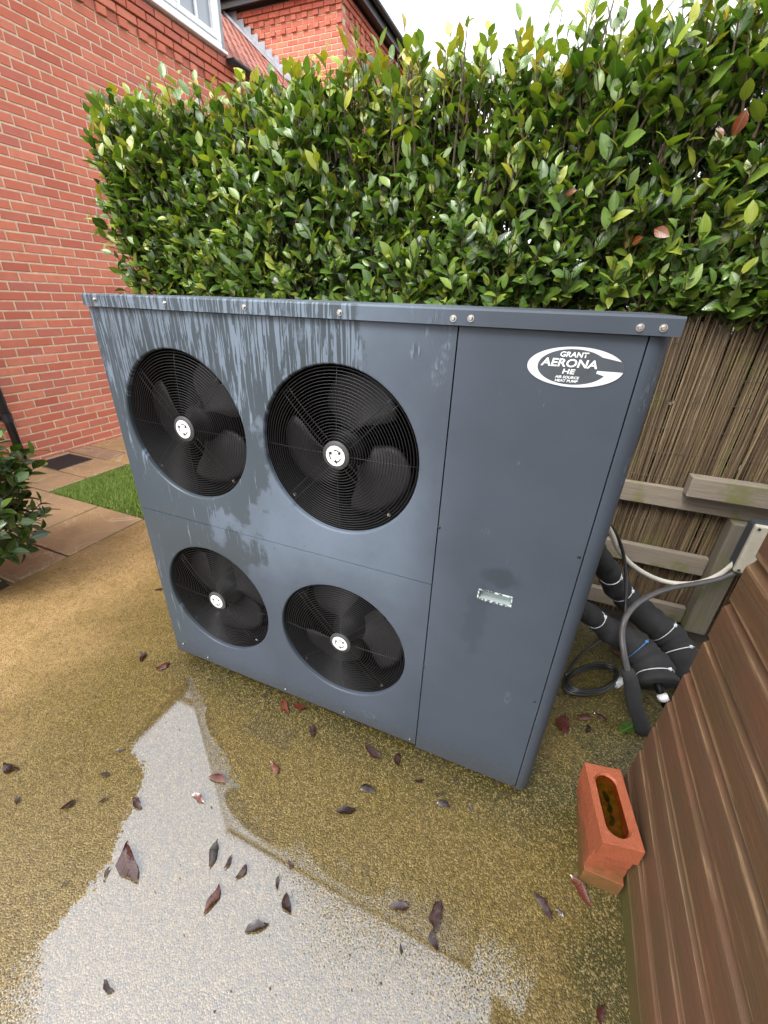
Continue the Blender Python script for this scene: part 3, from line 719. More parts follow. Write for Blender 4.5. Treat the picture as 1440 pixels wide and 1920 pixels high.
class LeafCloud:
    def __init__(s): s.v = []; s.f = []; s.uv = []; s.t = []; s.n = 0
    def add(s, k, p, F, L, tint):
        v, f, uv = LT[k]
        s.v.append((v*L) @ F.T+p); b = s.n; s.f += [tuple(b+i for i in q) for q in f]; s.uv += uv; s.t.append(np.full(len(v), tint)); s.n += len(v)
    def mesh(s, name, mat):
        me = bpy.data.meshes.new(name); V = np.concatenate(s.v); me.from_pydata(V.tolist(), [], s.f)
        uvl = me.uv_layers.new(name='UVMap'); li = np.empty(len(me.loops), int); me.loops.foreach_get('vertex_index', li)
        uvl.data.foreach_set('uv', np.array(s.uv)[li].ravel().astype('f'))
        a = me.attributes.new('tint', 'FLOAT', 'POINT'); a.data.foreach_set('value', np.concatenate(s.t).astype('f'))
        me.materials.append(mat); me.shade_smooth(); return me
LM = {}
def leaf_mesh(k, tint, mat='laurel_leaf'):
    tq = round(tint*16)/16; key = (k, tq, mat)
    if key not in LM:
        c = LeafCloud(); c.add(k, np.zeros(3), np.eye(3), 1.0, tq); LM[key] = c.mesh('leaf', M[mat])
    return LM[key]
def leaf_obj(k, p, F, L, tint, parent, mat='laurel_leaf', name='leaf'):
    o = link(name, leaf_mesh(k, tint, mat), parent, tuple(p))
    o.rotation_euler = Matrix(F.tolist()).to_euler(); o.scale = (L, L, L); return o

# ================================================================ LAUREL HEDGE
HX0, HX1, HY0, HY1, HZ = -1.22, 2.75, 1.16, 1.95, 2.36
hedge = thing('laurel_hedge', (.6, 1.5, -.05), 'tall clipped evergreen hedge with glossy green leaves behind the heat pump', 'hedge')
leaves = []; stems = []
def hedge_front(x, z): return HY0+.05*math.sin(x*2.1+z*3)+.04*math.sin(x*5.3-z*4.1)
def young(z, zt): return np.clip((z-(zt-.28))/.28, 0, 1)
def shoot(base, d, length, nl, yfac=0, Ls=(.042, .100)):
    base = np.array(base); d = np.array(d)/np.linalg.norm(d); pts = []
    bend = rng.normal(0, .10, 3)
    for i in range(5):
        t = i/4; pts.append(base+d*length*t+bend*length*t*t)
    stems.append((pts, .0035 if length > .25 else .0025))
    ang = rng.uniform(0, 6.28)
    for i in range(nl):
        t = (i+.8)/nl; t = min(1, max(.06, t))
        p = base+d*length*t+bend*length*t*t
        ang += 2.4+rng.normal(0, .4)
        a1 = np.cross(d, [.3, .9, .2]); a1 /= np.linalg.norm(a1); a2 = np.cross(d, a1)
        rad = a1*math.cos(ang)+a2*math.sin(ang)
        up = .55+.9*t*rng.uniform(.4, 1.2)
        ld = rad*rng.uniform(.7, 1.1)+d*up+rng.normal(0, .18, 3); ld[1] -= .18
        nrm = d*1.0-rad*.35+rng.normal(0, .35, 3)+np.array([0, -.25, .3])
        L = rng.uniform(*Ls)*(1-.25*max(0, t-.7)/.3)
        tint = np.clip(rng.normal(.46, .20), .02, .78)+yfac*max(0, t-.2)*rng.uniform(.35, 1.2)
        if rng.random() < .02: tint = rng.uniform(.74, .92)
        leaves.append((p, ld, nrm, L, float(np.clip(tint, .02, .93))))
for n in range(2500):   # front face
    x = rng.uniform(HX0, HX1); z = rng.uniform(1.34, HZ-.12)
    if x > 1.2: z = max(z, 1.50+rng.uniform(0, .05)) if z < 1.5 else z
    y = hedge_front(x, z)+abs(rng.normal(0, .10))+.03
    hi = max(0, (z-1.35)/(HZ-1.35))
    d = (rng.normal(0, .28), -rng.uniform(.25, 1.0)*(1.15-hi*.75), rng.uniform(.45, 1.0)+hi*.5)
    shoot((x, y, z-.06), d, rng.uniform(.13, .26), rng.integers(5, 9), .30*max(0, hi-.3))
for n in range(620):    # top shoots, yellow green tips against the sky
    x = rng.uniform(HX0+.02, HX1); y = HY0+.03+rng.random()**1.4*.6
    h = rng.uniform(.16, .40)
    topz = HZ+.02*math.sin(x*3.7)+.02*math.sin(x*9)-.015+rng.normal(0, .028)+(.07 if rng.random() < .05 else 0)
    if x < -1.0: topz -= .06
    shoot((x, y, topz-h), (rng.normal(0, .13), -rng.uniform(0, .25), 1), h, rng.integers(5, 9), rng.uniform(.35, 1.0), (.04, .09))
for n in range(190):    # left end
    z = rng.uniform(1.2, HZ-.1); y = rng.uniform(HY0, HY1); xe = HX0+.02*math.sin(z*8)-.08*(1-(z-1.2)/1.2)
    shoot((xe+.08, y, z-.05), (-rng.uniform(.3, 1), rng.normal(-.1, .3), rng.uniform(.5, 1.1)), rng.uniform(.12, .24), rng.integers(5, 8), .1)
for n in range(5200):   # inner and lower foliage, keeps the hedge closed; tint darkened as shade
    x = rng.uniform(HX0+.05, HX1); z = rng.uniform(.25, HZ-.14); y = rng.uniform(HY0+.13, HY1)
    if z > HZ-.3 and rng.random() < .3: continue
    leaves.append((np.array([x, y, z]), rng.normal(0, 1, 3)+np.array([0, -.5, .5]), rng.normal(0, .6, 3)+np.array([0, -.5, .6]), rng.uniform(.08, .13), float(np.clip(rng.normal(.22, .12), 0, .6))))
for n in range(4200):   # dense heart, leaf tint darkened to stand for deep shade
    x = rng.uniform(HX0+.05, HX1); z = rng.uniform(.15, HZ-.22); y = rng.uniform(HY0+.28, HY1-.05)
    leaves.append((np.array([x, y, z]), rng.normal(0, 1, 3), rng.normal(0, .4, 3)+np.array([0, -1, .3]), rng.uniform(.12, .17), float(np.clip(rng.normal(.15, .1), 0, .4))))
# rank: the 300 leaves that show largest become parts of their own
sc_ = []
for i, (p, ld, nrm, L, ti) in enumerate(leaves):
    u = px(p); ok = 150 < u[0] < 1435 and 5 < u[1] < 590 and p[2] > 1.5
    front = p[1]-hedge_front(p[0], p[2])
    sc_.append((0 if ok and front < .06 else 1, np.linalg.norm(p-CAM)/L))
order = sorted(range(len(leaves)), key=lambda i: sc_[i])
single = set(order[:300])
cloud = LeafCloud()
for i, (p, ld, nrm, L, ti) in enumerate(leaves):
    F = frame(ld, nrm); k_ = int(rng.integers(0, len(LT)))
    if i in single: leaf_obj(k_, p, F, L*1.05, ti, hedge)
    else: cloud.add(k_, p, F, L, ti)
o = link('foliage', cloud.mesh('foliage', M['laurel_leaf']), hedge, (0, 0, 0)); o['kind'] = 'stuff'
for u, L, ti in (((1228, 430), .07, 1), ((1205, 445), .055, 1), ((1400, 205), .07, 1), ((1345, 240), .045, .97), ((1060, 365), .045, .97)):
    p = hit(u, 1, hedge_front(1, 2)-.05); leaf_obj(3, p, frame(rng.normal(0, 1, 3)+[1, 0, -.3], rng.normal(0, .3, 3)+[0, -1, .4]), L, ti, hedge)
st = MB()
for pts, r in stems: st.tube(pts, [r*1.2, r*1.1, r, r*.8, r*.5], 4, cap=False)
for n in range(420):    # older upright wood
    x = rng.uniform(HX0+.05, HX1); y = rng.uniform(HY0+.10, HY1-.1); z0 = rng.uniform(1.1, 1.8); h = rng.uniform(.3, .6)
    if z0+h > HZ-.02: h = HZ-.02-z0
    st.tube([(x, y, z0), (x+rng.normal(0, .04), y+rng.normal(0, .03), z0+h/2), (x+rng.normal(0, .07), y+rng.normal(0, .05), z0+h)], [.006, .005, .003], 5, cap=False)
o = build('twigs', st, M['twig'], hedge); o['kind'] = 'stuff'
for i in range(13):
    x = HX0+.15+i*.31; k = MB(); y = 1.5+random.uniform(-.1, .1)
    k.tube([(x, y, -.06), (x+.03, y+.02, .5), (x-.03, y, 1.1), (x+.02, y, 1.7)], [.035, .03, .024, .014], 7); build('trunk', k, M['twig'], hedge, smooth=True)

# ================================================================ SHRUB at the left edge
shrub = thing('evergreen_shrub', (-1.62, -.12, -.02), 'bushy dark green shrub in the soil bed beside the paved path', 'shrub')
cl = LeafCloud(); sl_ = []; ns = 0
n_ob = 0
sstem = MB()
C0 = np.array([-1.47, -.04, .50])
for n in range(260):
    q = rng.normal(0, 1, 3); q /= np.linalg.norm(q); r = rng.uniform(.45, 1)**.6
    p = C0+q*r*np.array([.38, .36, .46]); d = q*.7+np.array([0, 0, .7])+rng.normal(0, .25, 3); d /= np.linalg.norm(d); L0 = rng.uniform(.10, .18)
    sstem.tube([p-d*.12+(C0-p)*.25, p, p+d*L0*.8], [.004, .003, .0015], 4, cap=False)
    ang = rng.uniform(0, 6)
    for i in range(7):
        t = (i+1)/7; ang += 2.4; a1 = np.cross(d, [.3, .2, .9]); a1 /= np.linalg.norm(a1); a2 = np.cross(d, a1); rad = a1*math.cos(ang)+a2*math.sin(ang)
        ld = rad+d*(.3+.7*t); nr = d-rad*.4+rng.normal(0, .25, 3)+[0, 0, .4]; L = rng.uniform(.06, .10); ti = float(np.clip(rng.normal(.26, .13), .02, .6))
        pp = p+d*L0*(t-.2); u = px(pp)
        F = frame(ld, nr); kk = int(rng.integers(0, len(LT)))
        if -20 < u[0] < 120 and n_ob < 160: leaf_obj(kk, pp, F, L, ti, shrub); n_ob += 1
        else: cl.add(kk, pp, F, L, ti)
o = link('foliage', cl.mesh('foliage', M['laurel_leaf']), shrub, (0, 0, 0)); o['kind'] = 'stuff'
for i in range(7):
    a = i*.9; sstem.tube([(-1.62+.03*math.cos(a), -.12+.03*math.sin(a), -.03), (-1.58+.12*math.cos(a), -.09+.12*math.sin(a), .22), (C0[0]+.22*math.cos(a), C0[1]+.22*math.sin(a), .5)], [.010, .007, .004], 6)
build('branches', sstem, M['twig'], shrub)

# ================================================================ REED SCREEN AND TIMBER FENCE
FY = 1.15
reedscreen = thing('reed_screen', (1.2, FY+.06, .02), 'brown wired reed screening standing behind the timber rails', 'reed screen')
RT = []
for k_ in range(10):
    mb = MB(); rr = random.Random(k_); h = 1.0; pts = [(rr.uniform(-.003, .003), rr.uniform(-.002, .002), h*t) for t in (0, .25, .5, .75, 1)]
    r = rr.uniform(.0020, .0037); mb.tube(pts, [r, r, r*.95, r*.9, r*.7], 6); RT.append((mb, mb.mesh('reed', M['reed'])))
rs = MB(); x = -1.25; nre = 0
while x < 2.9:
    for lay in range(2):
        k_ = random.randrange(10); xx = x+random.uniform(-.003, .003)+lay*.004; h = 1.445+random.gauss(0, .018)
        lean = random.gauss(0, .012)+(.03 if random.random() < .05 else 0); y = FY+.047+lay*.010+random.uniform(-.003, .003)
        if 1.62 < xx < 2.42 and nre < 298:
            o = link('reed', RT[k_][1], reedscreen, (xx, y, .02)); o.scale = (1, 1, h); o.rotation_euler = (random.gauss(0, .004), lean, 0); nre += 1
        else:
            mb = RT[k_][0]; rs.add([(vx+xx+lean*vz*h, vy+y, .02+vz*h) for vx, vy, vz in mb.v], mb.f)
    x += .0053 if 1.62 < x < 2.42 else .0075
for i in range(620):
    mb = RT[random.randrange(10)][0]; xx = random.uniform(-1.25, 2.9); y = FY+.072+random.uniform(0, .02); h = 1.42+random.gauss(0, .02)
    rs.add([(vx+xx, vy+y, .02+vz*h) for vx, vy, vz in mb.v], mb.f)
o = build('reeds', rs, M['reed'], reedscreen); o['kind'] = 'stuff'
for z in (.12, .28, .42, .58, .66, .82, .93, 1.03, 1.14, 1.25, 1.38):
    k = MB(); pts = [(xx, FY+.039+random.uniform(-.001, .001), z+random.uniform(-.003, .003)+.012*math.sin(xx*2+z*9)) for xx in np.arange(-1.2, 2.9, .05)]
    k.tube(pts, .0009, 4, cap=False); build('binding_wire', k, M['wire'], reedscreen)

fence = thing('timber_fence', (2.0, FY, 0), 'weathered grey timber fence rails and post with green algae', 'fence')
def rail(z0, z1, x0=-1.2, x1=2.172, y0=FY, y1=FY+.034, nm='rail'):
    k = MB(); k.box(x0, x1, y0, y1, z0, z1); return bevel(build(nm, k, M['timber'], fence), .004)
rail(.682, .778, x1=2.9, y0=FY+.002); rail(.366, .462); rail(.078, .166)
rail(.772, .862, 1.965, 2.9, FY-.062, FY-.002, 'top_board')
k = MB(); k.box(2.176, 2.268, FY-.05, FY+.032, .07, .68); bevel(build('post', k, M['timber_post'], fence), .006)
k = MB(); k.box(-1.2, -1.11, FY-.05, FY+.03, -.05, 1.2); bevel(build('post', k, M['timber_post'], fence), .006)
# junction box on the post
bx = thing('junction_box', (2.26, FY-.1, .5), 'dark grey electrical box with cream lid screwed to the fence post', 'electrical box')
k = MB(); k.box(2.215, 2.33, FY-.125, FY-.052, .505, .725); bevel(build('housing', k, M['box_grey'], bx), .014, 4)
k = MB(); k.box(2.21, 2.335, FY-.15, FY-.126, .50, .73); lid_ = bevel(build('lid', k, M['box_cream'], bx), .008, 3)
for (sx, szz) in ((2.225, .515), (2.225, .715), (2.32, .515), (2.32, .715)):
    k = MB(); k.lathe([(.0001, -.002), (.006, -.002), (.006, .0)], (sx, FY-.151, szz), 12); build('screw', k, M['box_grey'], lid_)

# ================================================================ SHED
shed = thing('garden_shed', (2.6, -1.5, 0), 'brown painted timber shed clad in worn horizontal shiplap boards', 'shed')
SX = 1.805; PIT = .12
def sh_end(z): return .125-.085*z
def board(z0):
    # profile (x outwards negative, z): lip at the bottom, flat face, scooped top
    pr = [(.0015, 0, 1.0), (0, .003, 1.0), (0, .014, .55), (0, .022, .0), (0, .060, 0), (0, .084, .35), (.0012, .092, .75), (.0055, .097, .3), (.0095, .103, 0), (.0125, .110, 0), (.0135, .1195, 0)]
    ys = np.linspace(-3.0, sh_end(z0+.06), 22); vs = []; wear = []; n = len(pr)+2
    jx = random.uniform(-.0012, .0012)
    for y in ys:
        wob = .0012*math.sin(y*3+z0*40)
        for (dx, dz, w_) in pr: vs.append((SX+dx+jx+wob*.3, y, z0+dz+wob)); wear.append(w_)
        vs += [(SX+.031, y, z0+.1195), (SX+.031, y, z0)]; wear += [.1, .1]
    fs = []
    for i in range(len(ys)-1):
        for j in range(n): fs.append((i*n+j, i*n+(j+1) % n, (i+1)*n+(j+1) % n, (i+1)*n+j))
    fs += [tuple(range(n)), tuple(range((len(ys)-1)*n, len(ys)*n))]
    mb = MB(); mb.add(vs, fs); me = mb.mesh('board', M['shed'], True, tuple(WL[shed])); fixn(me)
    a = me.attributes.new('wear', 'FLOAT', 'POINT'); a.data.foreach_set('value', wear); me.set_sharp_from_angle(angle=R(16)); link('board', me, shed, tuple(WL[shed]))
for i in range(-0, 17): board(.082+PIT*i)
k = MB(); k.box(SX+.006, SX+.04, -3, .115, .0, .0815); build('plinth', k, M['shed'], shed)
k = MB(); k.box(SX+.032, SX+.07, -3, .02, .0825, 2.12); build('frame', k, M['shed'], shed)
def endboard(z0):
    k = MB(); e = sh_end(z0+.06)
    k.box(SX+.031, SX+1.6, e-.022, e-.002, z0, z0+.119); build('board', k, M['shed'], shed)
for i in range(17): endboard(.082+PIT*i)
k = MB(); k.add([(SX-.1, -3.1, 2.02), (SX-.1, .12, 2.02), (SX+.85, .12, 2.45), (SX+.85, -3.1, 2.45), (SX+1.8, .12, 2.02), (SX+1.8, -3.1, 2.02)] + [(SX-.1, -3.1, 2.05), (SX-.1, .12, 2.05), (SX+.85, .12, 2.48), (SX+.85, -3.1, 2.48), (SX+1.8, .12, 2.05), (SX+1.8, -3.1, 2.05)],
      [(0, 1, 2, 3), (3, 2, 4, 5), (6, 9, 8, 7), (9, 11, 10, 8), (0, 6, 7, 1), (4, 10, 11, 5), (1, 7, 8, 2), (2, 8, 10, 4), (0, 3, 9, 6), (3, 5, 11, 9)])
build('roof', k, M['box_grey'], shed)

# ================================================================ HEAT PUMP
GZ = .045; PD = .46
pump = thing('heat_pump', (.76, .23, 0), 'large grey four-fan air source heat pump standing on wet concrete', 'heat pump')
XS, XR, ZT, ZM, RAD = 1.1346, 1.490, 1.4517, .7771, .2366
FXS = (.2928, .8332); FZS = (1.1149, .431)
def panel_with_holes(name, x0, x1, z0, z1, holes, split):
    mb = MB(); xs = [x0]+split+[x1]
    for (cx, cz), a, b in zip(holes, xs[:-1], xs[1:]):
        angs = sorted(set([2*math.pi*i/72 for i in range(72)]+[math.atan2(zz-cz, xx-cx) % (2*math.pi) for xx in (a, b) for zz in (z0, z1)]))
        n = len(angs); vs = []
        for q in angs:
            c, s = math.cos(q), math.sin(q)
            tx = ((b-cx)/c if c > 1e-9 else (a-cx)/c if c < -1e-9 else 1e9); tz = ((z1-cz)/s if s > 1e-9 else (z0-cz)/s if s < -1e-9 else 1e9); t = min(tx, tz)
            vs.append((cx+c*t, 0, cz+s*t))
        for (r, y) in ((RAD+.007, 0), (RAD+.003, .0012), (RAD, .005), (RAD-.001, .016)):
            vs += [(cx+r*math.cos(q), y, cz+r*math.sin(q)) for q in angs]
        fs = []
        for l in range(4):
            for i in range(n): fs.append((l*n+i, l*n+(i+1) % n, (l+1)*n+(i+1) % n, (l+1)*n+i))
        mb.add(vs, fs)
    e = .012
    mb.add([(x0, 0, z0), (x1, 0, z0), (x1, 0, z1), (x0, 0, z1), (x0, e, z0), (x1, e, z0), (x1, e, z1), (x0, e, z1)], [(0, 1, 5, 4), (1, 2, 6, 5), (2, 3, 7, 6), (3, 0, 4, 7)])
    me = mb.mesh(name, M['panel'], True, tuple(WL[pump])); b = bmesh.new(); b.from_mesh(me); bmesh.ops.remove_doubles(b, verts=b.verts, dist=1e-5); bmesh.ops.recalc_face_normals(b, faces=b.faces); b.to_mesh(me); b.free()
    me.set_sharp_from_angle(angle=R(30)); return link(name, me, pump, tuple(WL[pump]))
mid = (FXS[0]+FXS[1])/2
panel_with_holes('upper_fan_panel', 0, XS-.0015, ZM+.0012, ZT, [(FXS[0], FZS[0]), (FXS[1], FZS[0])], [mid])
panel_with_holes('lower_fan_panel', 0, XS-.0015, GZ+.012, ZM-.0012, [(FXS[0], FZS[1]), (FXS[1], FZS[1])], [mid])
# service panel with the handle recess
hx0, hx1, hz0, hz1 = 1.268, 1.352, .776, .804
mb = MB(); x0, x1, z0, z1 = XS+.0018, XR-.0014, GZ, ZT
xs = [x0, hx0, hx1, x1]; zs = [z0, hz0, hz1, z1]
for i in range(3):
    for j in range(3):
        if (i, j) != (1, 1): mb.add([(xs[i], 0, zs[j]), (xs[i+1], 0, zs[j]), (xs[i+1], 0, zs[j+1]), (xs[i], 0, zs[j+1])], [(0, 1, 2, 3)])
mb.add([(x0, 0, z0), (x1, 0, z0), (x1, 0, z1), (x0, 0, z1), (x0, .012, z0), (x1, .012, z0), (x1, .012, z1), (x0, .012, z1)], [(0, 1, 5, 4), (1, 2, 6, 5), (2, 3, 7, 6), (3, 0, 4, 7)])
me = mb.mesh('service_panel', M['panel'], False, tuple(WL[pump])); b = bmesh.new(); b.from_mesh(me); bmesh.ops.remove_doubles(b, verts=b.verts, dist=1e-5); bmesh.ops.recalc_face_normals(b, faces=b.faces); b.to_mesh(me); b.free()
service = link('service_panel', me, pump, tuple(WL[pump]))
mb = MB(); f = .004
for (a, b_, c, d_) in ((hx0-f, hx1+f, hz1, hz1+f), (hx0-f, hx1+f, hz0-f, hz0), (hx0-f, hx0, hz0, hz1), (hx1, hx1+f, hz0, hz1)): mb.box(a, b_, -.0022, -.0004, c, d_)
mb.add([(hx0, 0, hz0), (hx1, 0, hz0), (hx1, 0, hz1), (hx0, 0, hz1), (hx0+.004, .02, hz0+.003), (hx1-.004, .02, hz0+.003), (hx1-.004, .02, hz1-.002), (hx0+.004, .02, hz1-.002)], [(0, 1, 5, 4), (1, 2, 6, 5), (2, 3, 7, 6), (3, 0, 4, 7), (4, 5, 6, 7)])
def mat_chip():
    t = NT('chipped_handle'); p = t.pos(); n = t.noise(p, 130, 3, .7)
    yy = t.sep(p)[1]; inn = t.smooth(yy, .0005, .002)
    c = t.mix(t.smooth(n, .50, .54), (.05, .06, .07), (.50, .56, .56))
    t.bsdf(t.mix(inn, c, (.26, .31, .31)), .45); M['chip'] = t.m
mat_chip()
build('handle_recess', mb, M['chip'], service)
# rounded corner column, side panels, back
mb = MB(); rc = .034; XE = 1.530
prof = [(XR+.0014, 0)]+[(XE-rc+rc*math.sin(q), rc-rc*math.cos(q)) for q in np.linspace(0, math.pi/2, 9)]+[(XE, .14), (XE-.012, .14), (XE-.012, .04), (XR+.0014, .012)]
mb.extrude(prof, 'z', GZ-.004, ZT); build('corner_column', mb, M['panel'], pump, smooth=True, autosmooth=40)
mb = MB(); mb.box(XE-.016, XE-.002, .1415, PD, GZ, ZT); build('side_panel', mb, M['panel'], pump)
mb = MB(); mb.box(0, .012, .0125, PD, GZ, ZT); build('side_panel', mb, M['panel'], pump)
mb = MB(); mb.box(.0125, XE-.017, PD-.012, PD, GZ, ZT); build('back_panel', mb, M['panel'], pump)
mb = MB(); mb.box(.013, XS-.02, .30, .31, GZ, ZT-.002); mb.box(XS-.016, XS+.02, .013, .32, GZ, ZT-.002); mb.box(XR-.02, XR+.006, .013, .03, GZ, ZT-.002); mb.box(.014, XS-.02, .14, .30, ZM-.004, ZM+.004); mb.box(mid-.003, mid+.003, .16, .299, GZ, ZT-.003)
mb.box(.013, XS-.02, .05, .299, GZ-.01, GZ+.004)
build('inner_frame', mb, M['dark_interior'], pump)
mb = MB(); mb.box(.03, XE-.03, .02, PD-.02, GZ-.02, GZ-.001); build('base_tray', mb, M['dark_interior'], pump)
for (a, b_) in ((.03, .05), (1.42, .05), (.03, PD-.10), (1.42, PD-.10), (.72, .05)):
    mb = MB(); mb.box(a, a+.07, b_, b_+.06, 0, GZ-.0205); build('foot', mb, M['black_plastic'], pump)
mb = MB(); LXa, LXb = .0, 1.5365; LF = -.0125
mb.extrude([(LF, 1.4535), (LF, 1.4825), (LF+.003, 1.4865), (PD+.01, 1.4885), (PD+.01, 1.4535), (PD+.006, 1.4535), (PD+.006, 1.478), (LF+.003, 1.478), (LF+.003, 1.4535)], 'x', LXa, LXb)
lid = build('lid', mb, M['panel'], pump)
def screw(u, y, r, parent, matn='bright_steel', washer=True):
    p = hit(u, 1, y); mb = MB()
    if washer: mb.lathe([(.0001, -.0015), (r*1.5, -.0015), (r*1.5, 0)], tuple(p), 14)
    mb.lathe([(.0001, -.0055), (r*.7, -.0055), (r, -.004), (r, -.0015)], tuple(p), 14)
    build('screw', mb, M[matn], parent, smooth=True, autosmooth=35)
for u in ((178, 562), (309, 569), (458, 576), (637, 586), (850, 597), (883, 597), (1200, 614), (1244, 615)): screw(u, LF, .0046, lid)
for u in ((345, 1206), (391, 1232), (536, 1291), (646, 1334), (769, 1385), (366, 578)): screw(u, 0, .0035, pump, washer=False)
for u in ((824, 988), (795, 1248), (1086, 1043), (1002, 1313), (963, 1470)): screw(u, .0035, .0042, pump, 'black_print', False)
# fans
RINGS = np.linspace(.048, RAD-.008, 23)
def torus_mesh(r, y):
    mb = MB(); n = 72; pts = [(r*math.cos(2*math.pi*i/n), y, r*math.sin(2*math.pi*i/n)) for i in range(n)]; k = 6; vs = []; fs = []; wr = .00115
    for i, p in enumerate(pts):
        q = 2*math.pi*i/n; rad = np.array([math.cos(q), 0, math.sin(q)])
        for j in range(k):
            t = 2*math.pi*j/k; vs.append(tuple(np.array(p)+rad*wr*math.cos(t)+np.array([0, wr*math.sin(t), 0])))
    for i in range(n):
        for j in range(k): fs.append((i*k+j, i*k+(j+1) % k, ((i+1) % n)*k+(j+1) % k, ((i+1) % n)*k+j))
    mb.add(vs, fs); return mb.mesh('ring', M['guard_wire'], True)
def gy(r): return .004+.012*(r/RAD)**4      # slight dome
ring_meshes = [torus_mesh(r, gy(r)) for r in RINGS]
def spoke_mesh(ang, off):
    mb = MB(); d = np.array([math.cos(ang), 0, math.sin(ang)]); s = np.array([-math.sin(ang), 0, math.cos(ang)])*off
    pts = [d*r+s+np.array([0, gy(r)+.0028, 0]) for r in np.linspace(.03, RAD-.006, 8)]
    mb.tube(pts, .0014, 6); return mb.mesh('spoke', M['guard_wire'], True)
spoke_meshes = [spoke_mesh(R(a), o_) for a in (90, 180, 270, 0) for o_ in (0,)]+[spoke_mesh(R(a), o_) for a in (45, 135, 225, 315) for o_ in (-.011, .011)]
def blade_mesh(ang):
    """broad swept paddle blade"""
    mb = MB(); nr, na = 9, 9; vs = []
    for i in range(nr+1):
        t = i/nr; r = .045+(.212-.045)*t
        wid = R(48)+R(38)*math.sin(math.pi*min(1, t*1.05)*.75); sweep = -R(26)*t
        for j in range(na+1):
            s = j/na-.5; rr = r-(.030*(abs(2*s)**3.2) if i == nr else .030*(abs(2*s)**3.2)*t*t)
            a = ang+sweep+s*wid; y = .085+.055*s*(1-.25*t)
            vs.append((rr*math.cos(a), y, rr*math.sin(a)))
    fs = [(i*(na+1)+j, i*(na+1)+j+1, (i+1)*(na+1)+j+1, (i+1)*(na+1)+j) for i in range(nr) for j in range(na)]
    mb.add(vs, fs); me = mb.mesh('blade', M['blade'], True); return me
sh_mesh = None
def fan(cx, cz, rot, gap):
    global sh_mesh
    c = (cx, .0, cz)
    if sh_mesh is None:
        mb = MB(); mb.lathe([(RAD-.0015, .0165), (RAD-.003, .03), (RAD-.016, .055), (RAD-.022, .085), (RAD-.022, .125), (RAD-.006, .14), (RAD-.006, .15)], (0, 0, 0), 72); sh_mesh = mb.mesh('fan_shroud', M['black_plastic'], True)
    link('fan_shroud', sh_mesh, pump, c)
    # guard: central disc with the rings and spokes as its pieces
    mb = MB(); mb.lathe([(.0001, -.002), (.036, -.002), (.0405, .001), (.0405, .006), (.0001, .006)], (0, 0, 0), 40); gd = link('fan_guard', mb.mesh('fan_guard', M['hub_grey'], True), pump, c)
    gd.data.set_sharp_from_angle(angle=R(40))
    for me_ in ring_meshes: link('ring', me_, gd, c)
    for me_ in spoke_meshes: link('spoke', me_, gd, c)
    mb = MB(); mb.lathe([(.0001, -.0030), (.0285, -.0030), (.0285, -.0021)], (0, 0, 0), 40); lab = link('rotation_label', mb.mesh('rotation_label', M['white_label']), gd, c)
    mb = MB()
    for k_ in range(3):
        a0 = R(105-120*k_); a1 = a0-R(66); y = -.0034; n = 8
        vs = []; 
        for i in range(n+1):
            a = a0+(a1-a0)*i/n
            for r in (.0150, .0185): vs.append((r*math.cos(a), y, r*math.sin(a)))
        mb.add(vs, [(2*i, 2*i+1, 2*i+3, 2*i+2) for i in range(n)])
        tip = a1-R(26)
        mb.add([(.0095*math.cos(a1+.16), y, .0095*math.sin(a1+.16)), (.0235*math.cos(a1+.1), y, .0235*math.sin(a1+.1)), (.0168*math.cos(tip), y, .0168*math.sin(tip))], [(0, 1, 2)])
    link('rotation_arrows', mb.mesh('rotation_arrows', M['black_print']), gd, c)
    for a in (225, 315, 45, 135):
        mb = MB(); mb.lathe([(.0001, -.004), (.005, -.004), (.006, 0)], (.219*math.cos(R(a)), .02, .219*math.sin(R(a))), 10); link('guard_screw', mb.mesh('guard_screw', M['bright_steel' if a in (225, 315) else 'black_plastic']), gd, c)
    # rotor and motor
    mb = MB(); mb.lathe([(.0001, .05), (.04, .05), (.058, .06), (.062, .07), (.062, .13), (.0001, .13)], (0, 0, 0), 36); mb.lathe([(.085, .15), (.085, .22), (.05, .24), (.0001, .24)], (0, 0, 0), 30)
    hub = link('fan_rotor', mb.mesh('fan_rotor', M['black_plastic'], True), pump, c); hub.data.set_sharp_from_angle(angle=R(40))
    for k_ in range(3):
        o = link('blade', blade_mesh(R(rot+120*k_)), hub, c)
        md = o.modifiers.new('thick', 'SOLIDIFY'); md.thickness = .003
fan(FXS[0], FZS[0], -42, 0); fan(FXS[1], FZS[0], -22, 0); fan(FXS[0], FZS[1], 60, 0); fan(FXS[1], FZS[1], 20, 0)

# badge
def text_mesh(txt, size, bold=.02, sx=1.0, shear=0):
    cu = bpy.data.curves.new('t', 'FONT'); cu.body = txt; cu.size = size; cu.align_x = 'CENTER'; cu.align_y = 'CENTER'; cu.offset = bold*size; cu.resolution_u = 3; cu.shear = shear
    o = bpy.data.objects.new('t', cu); COL.objects.link(o); bpy.context.view_layer.update()
    dg = bpy.context.evaluated_depsgraph_get(); me = bpy.data.meshes.new_from_object(o.evaluated_get(dg))
    v = np.empty(len(me.vertices)*3); me.vertices.foreach_get('co', v); v = v.reshape(-1, 3); v[:, 0] *= sx
    v[:, 0] -= (v[:, 0].min()+v[:, 0].max())/2; v[:, 1] -= (v[:, 1].min()+v[:, 1].max())/2
    me.vertices.foreach_set('co', v.ravel()); fw = v[:, 0].max()-v[:, 0].min(); fh = v[:, 1].max()-v[:, 1].min()
    bpy.data.objects.remove(o); bpy.data.curves.remove(cu); return me, fw, fh
BC = np.array([1.3755, 0, 1.3885]); BA, BB = .0895, .0385
TILT = R(0.4)
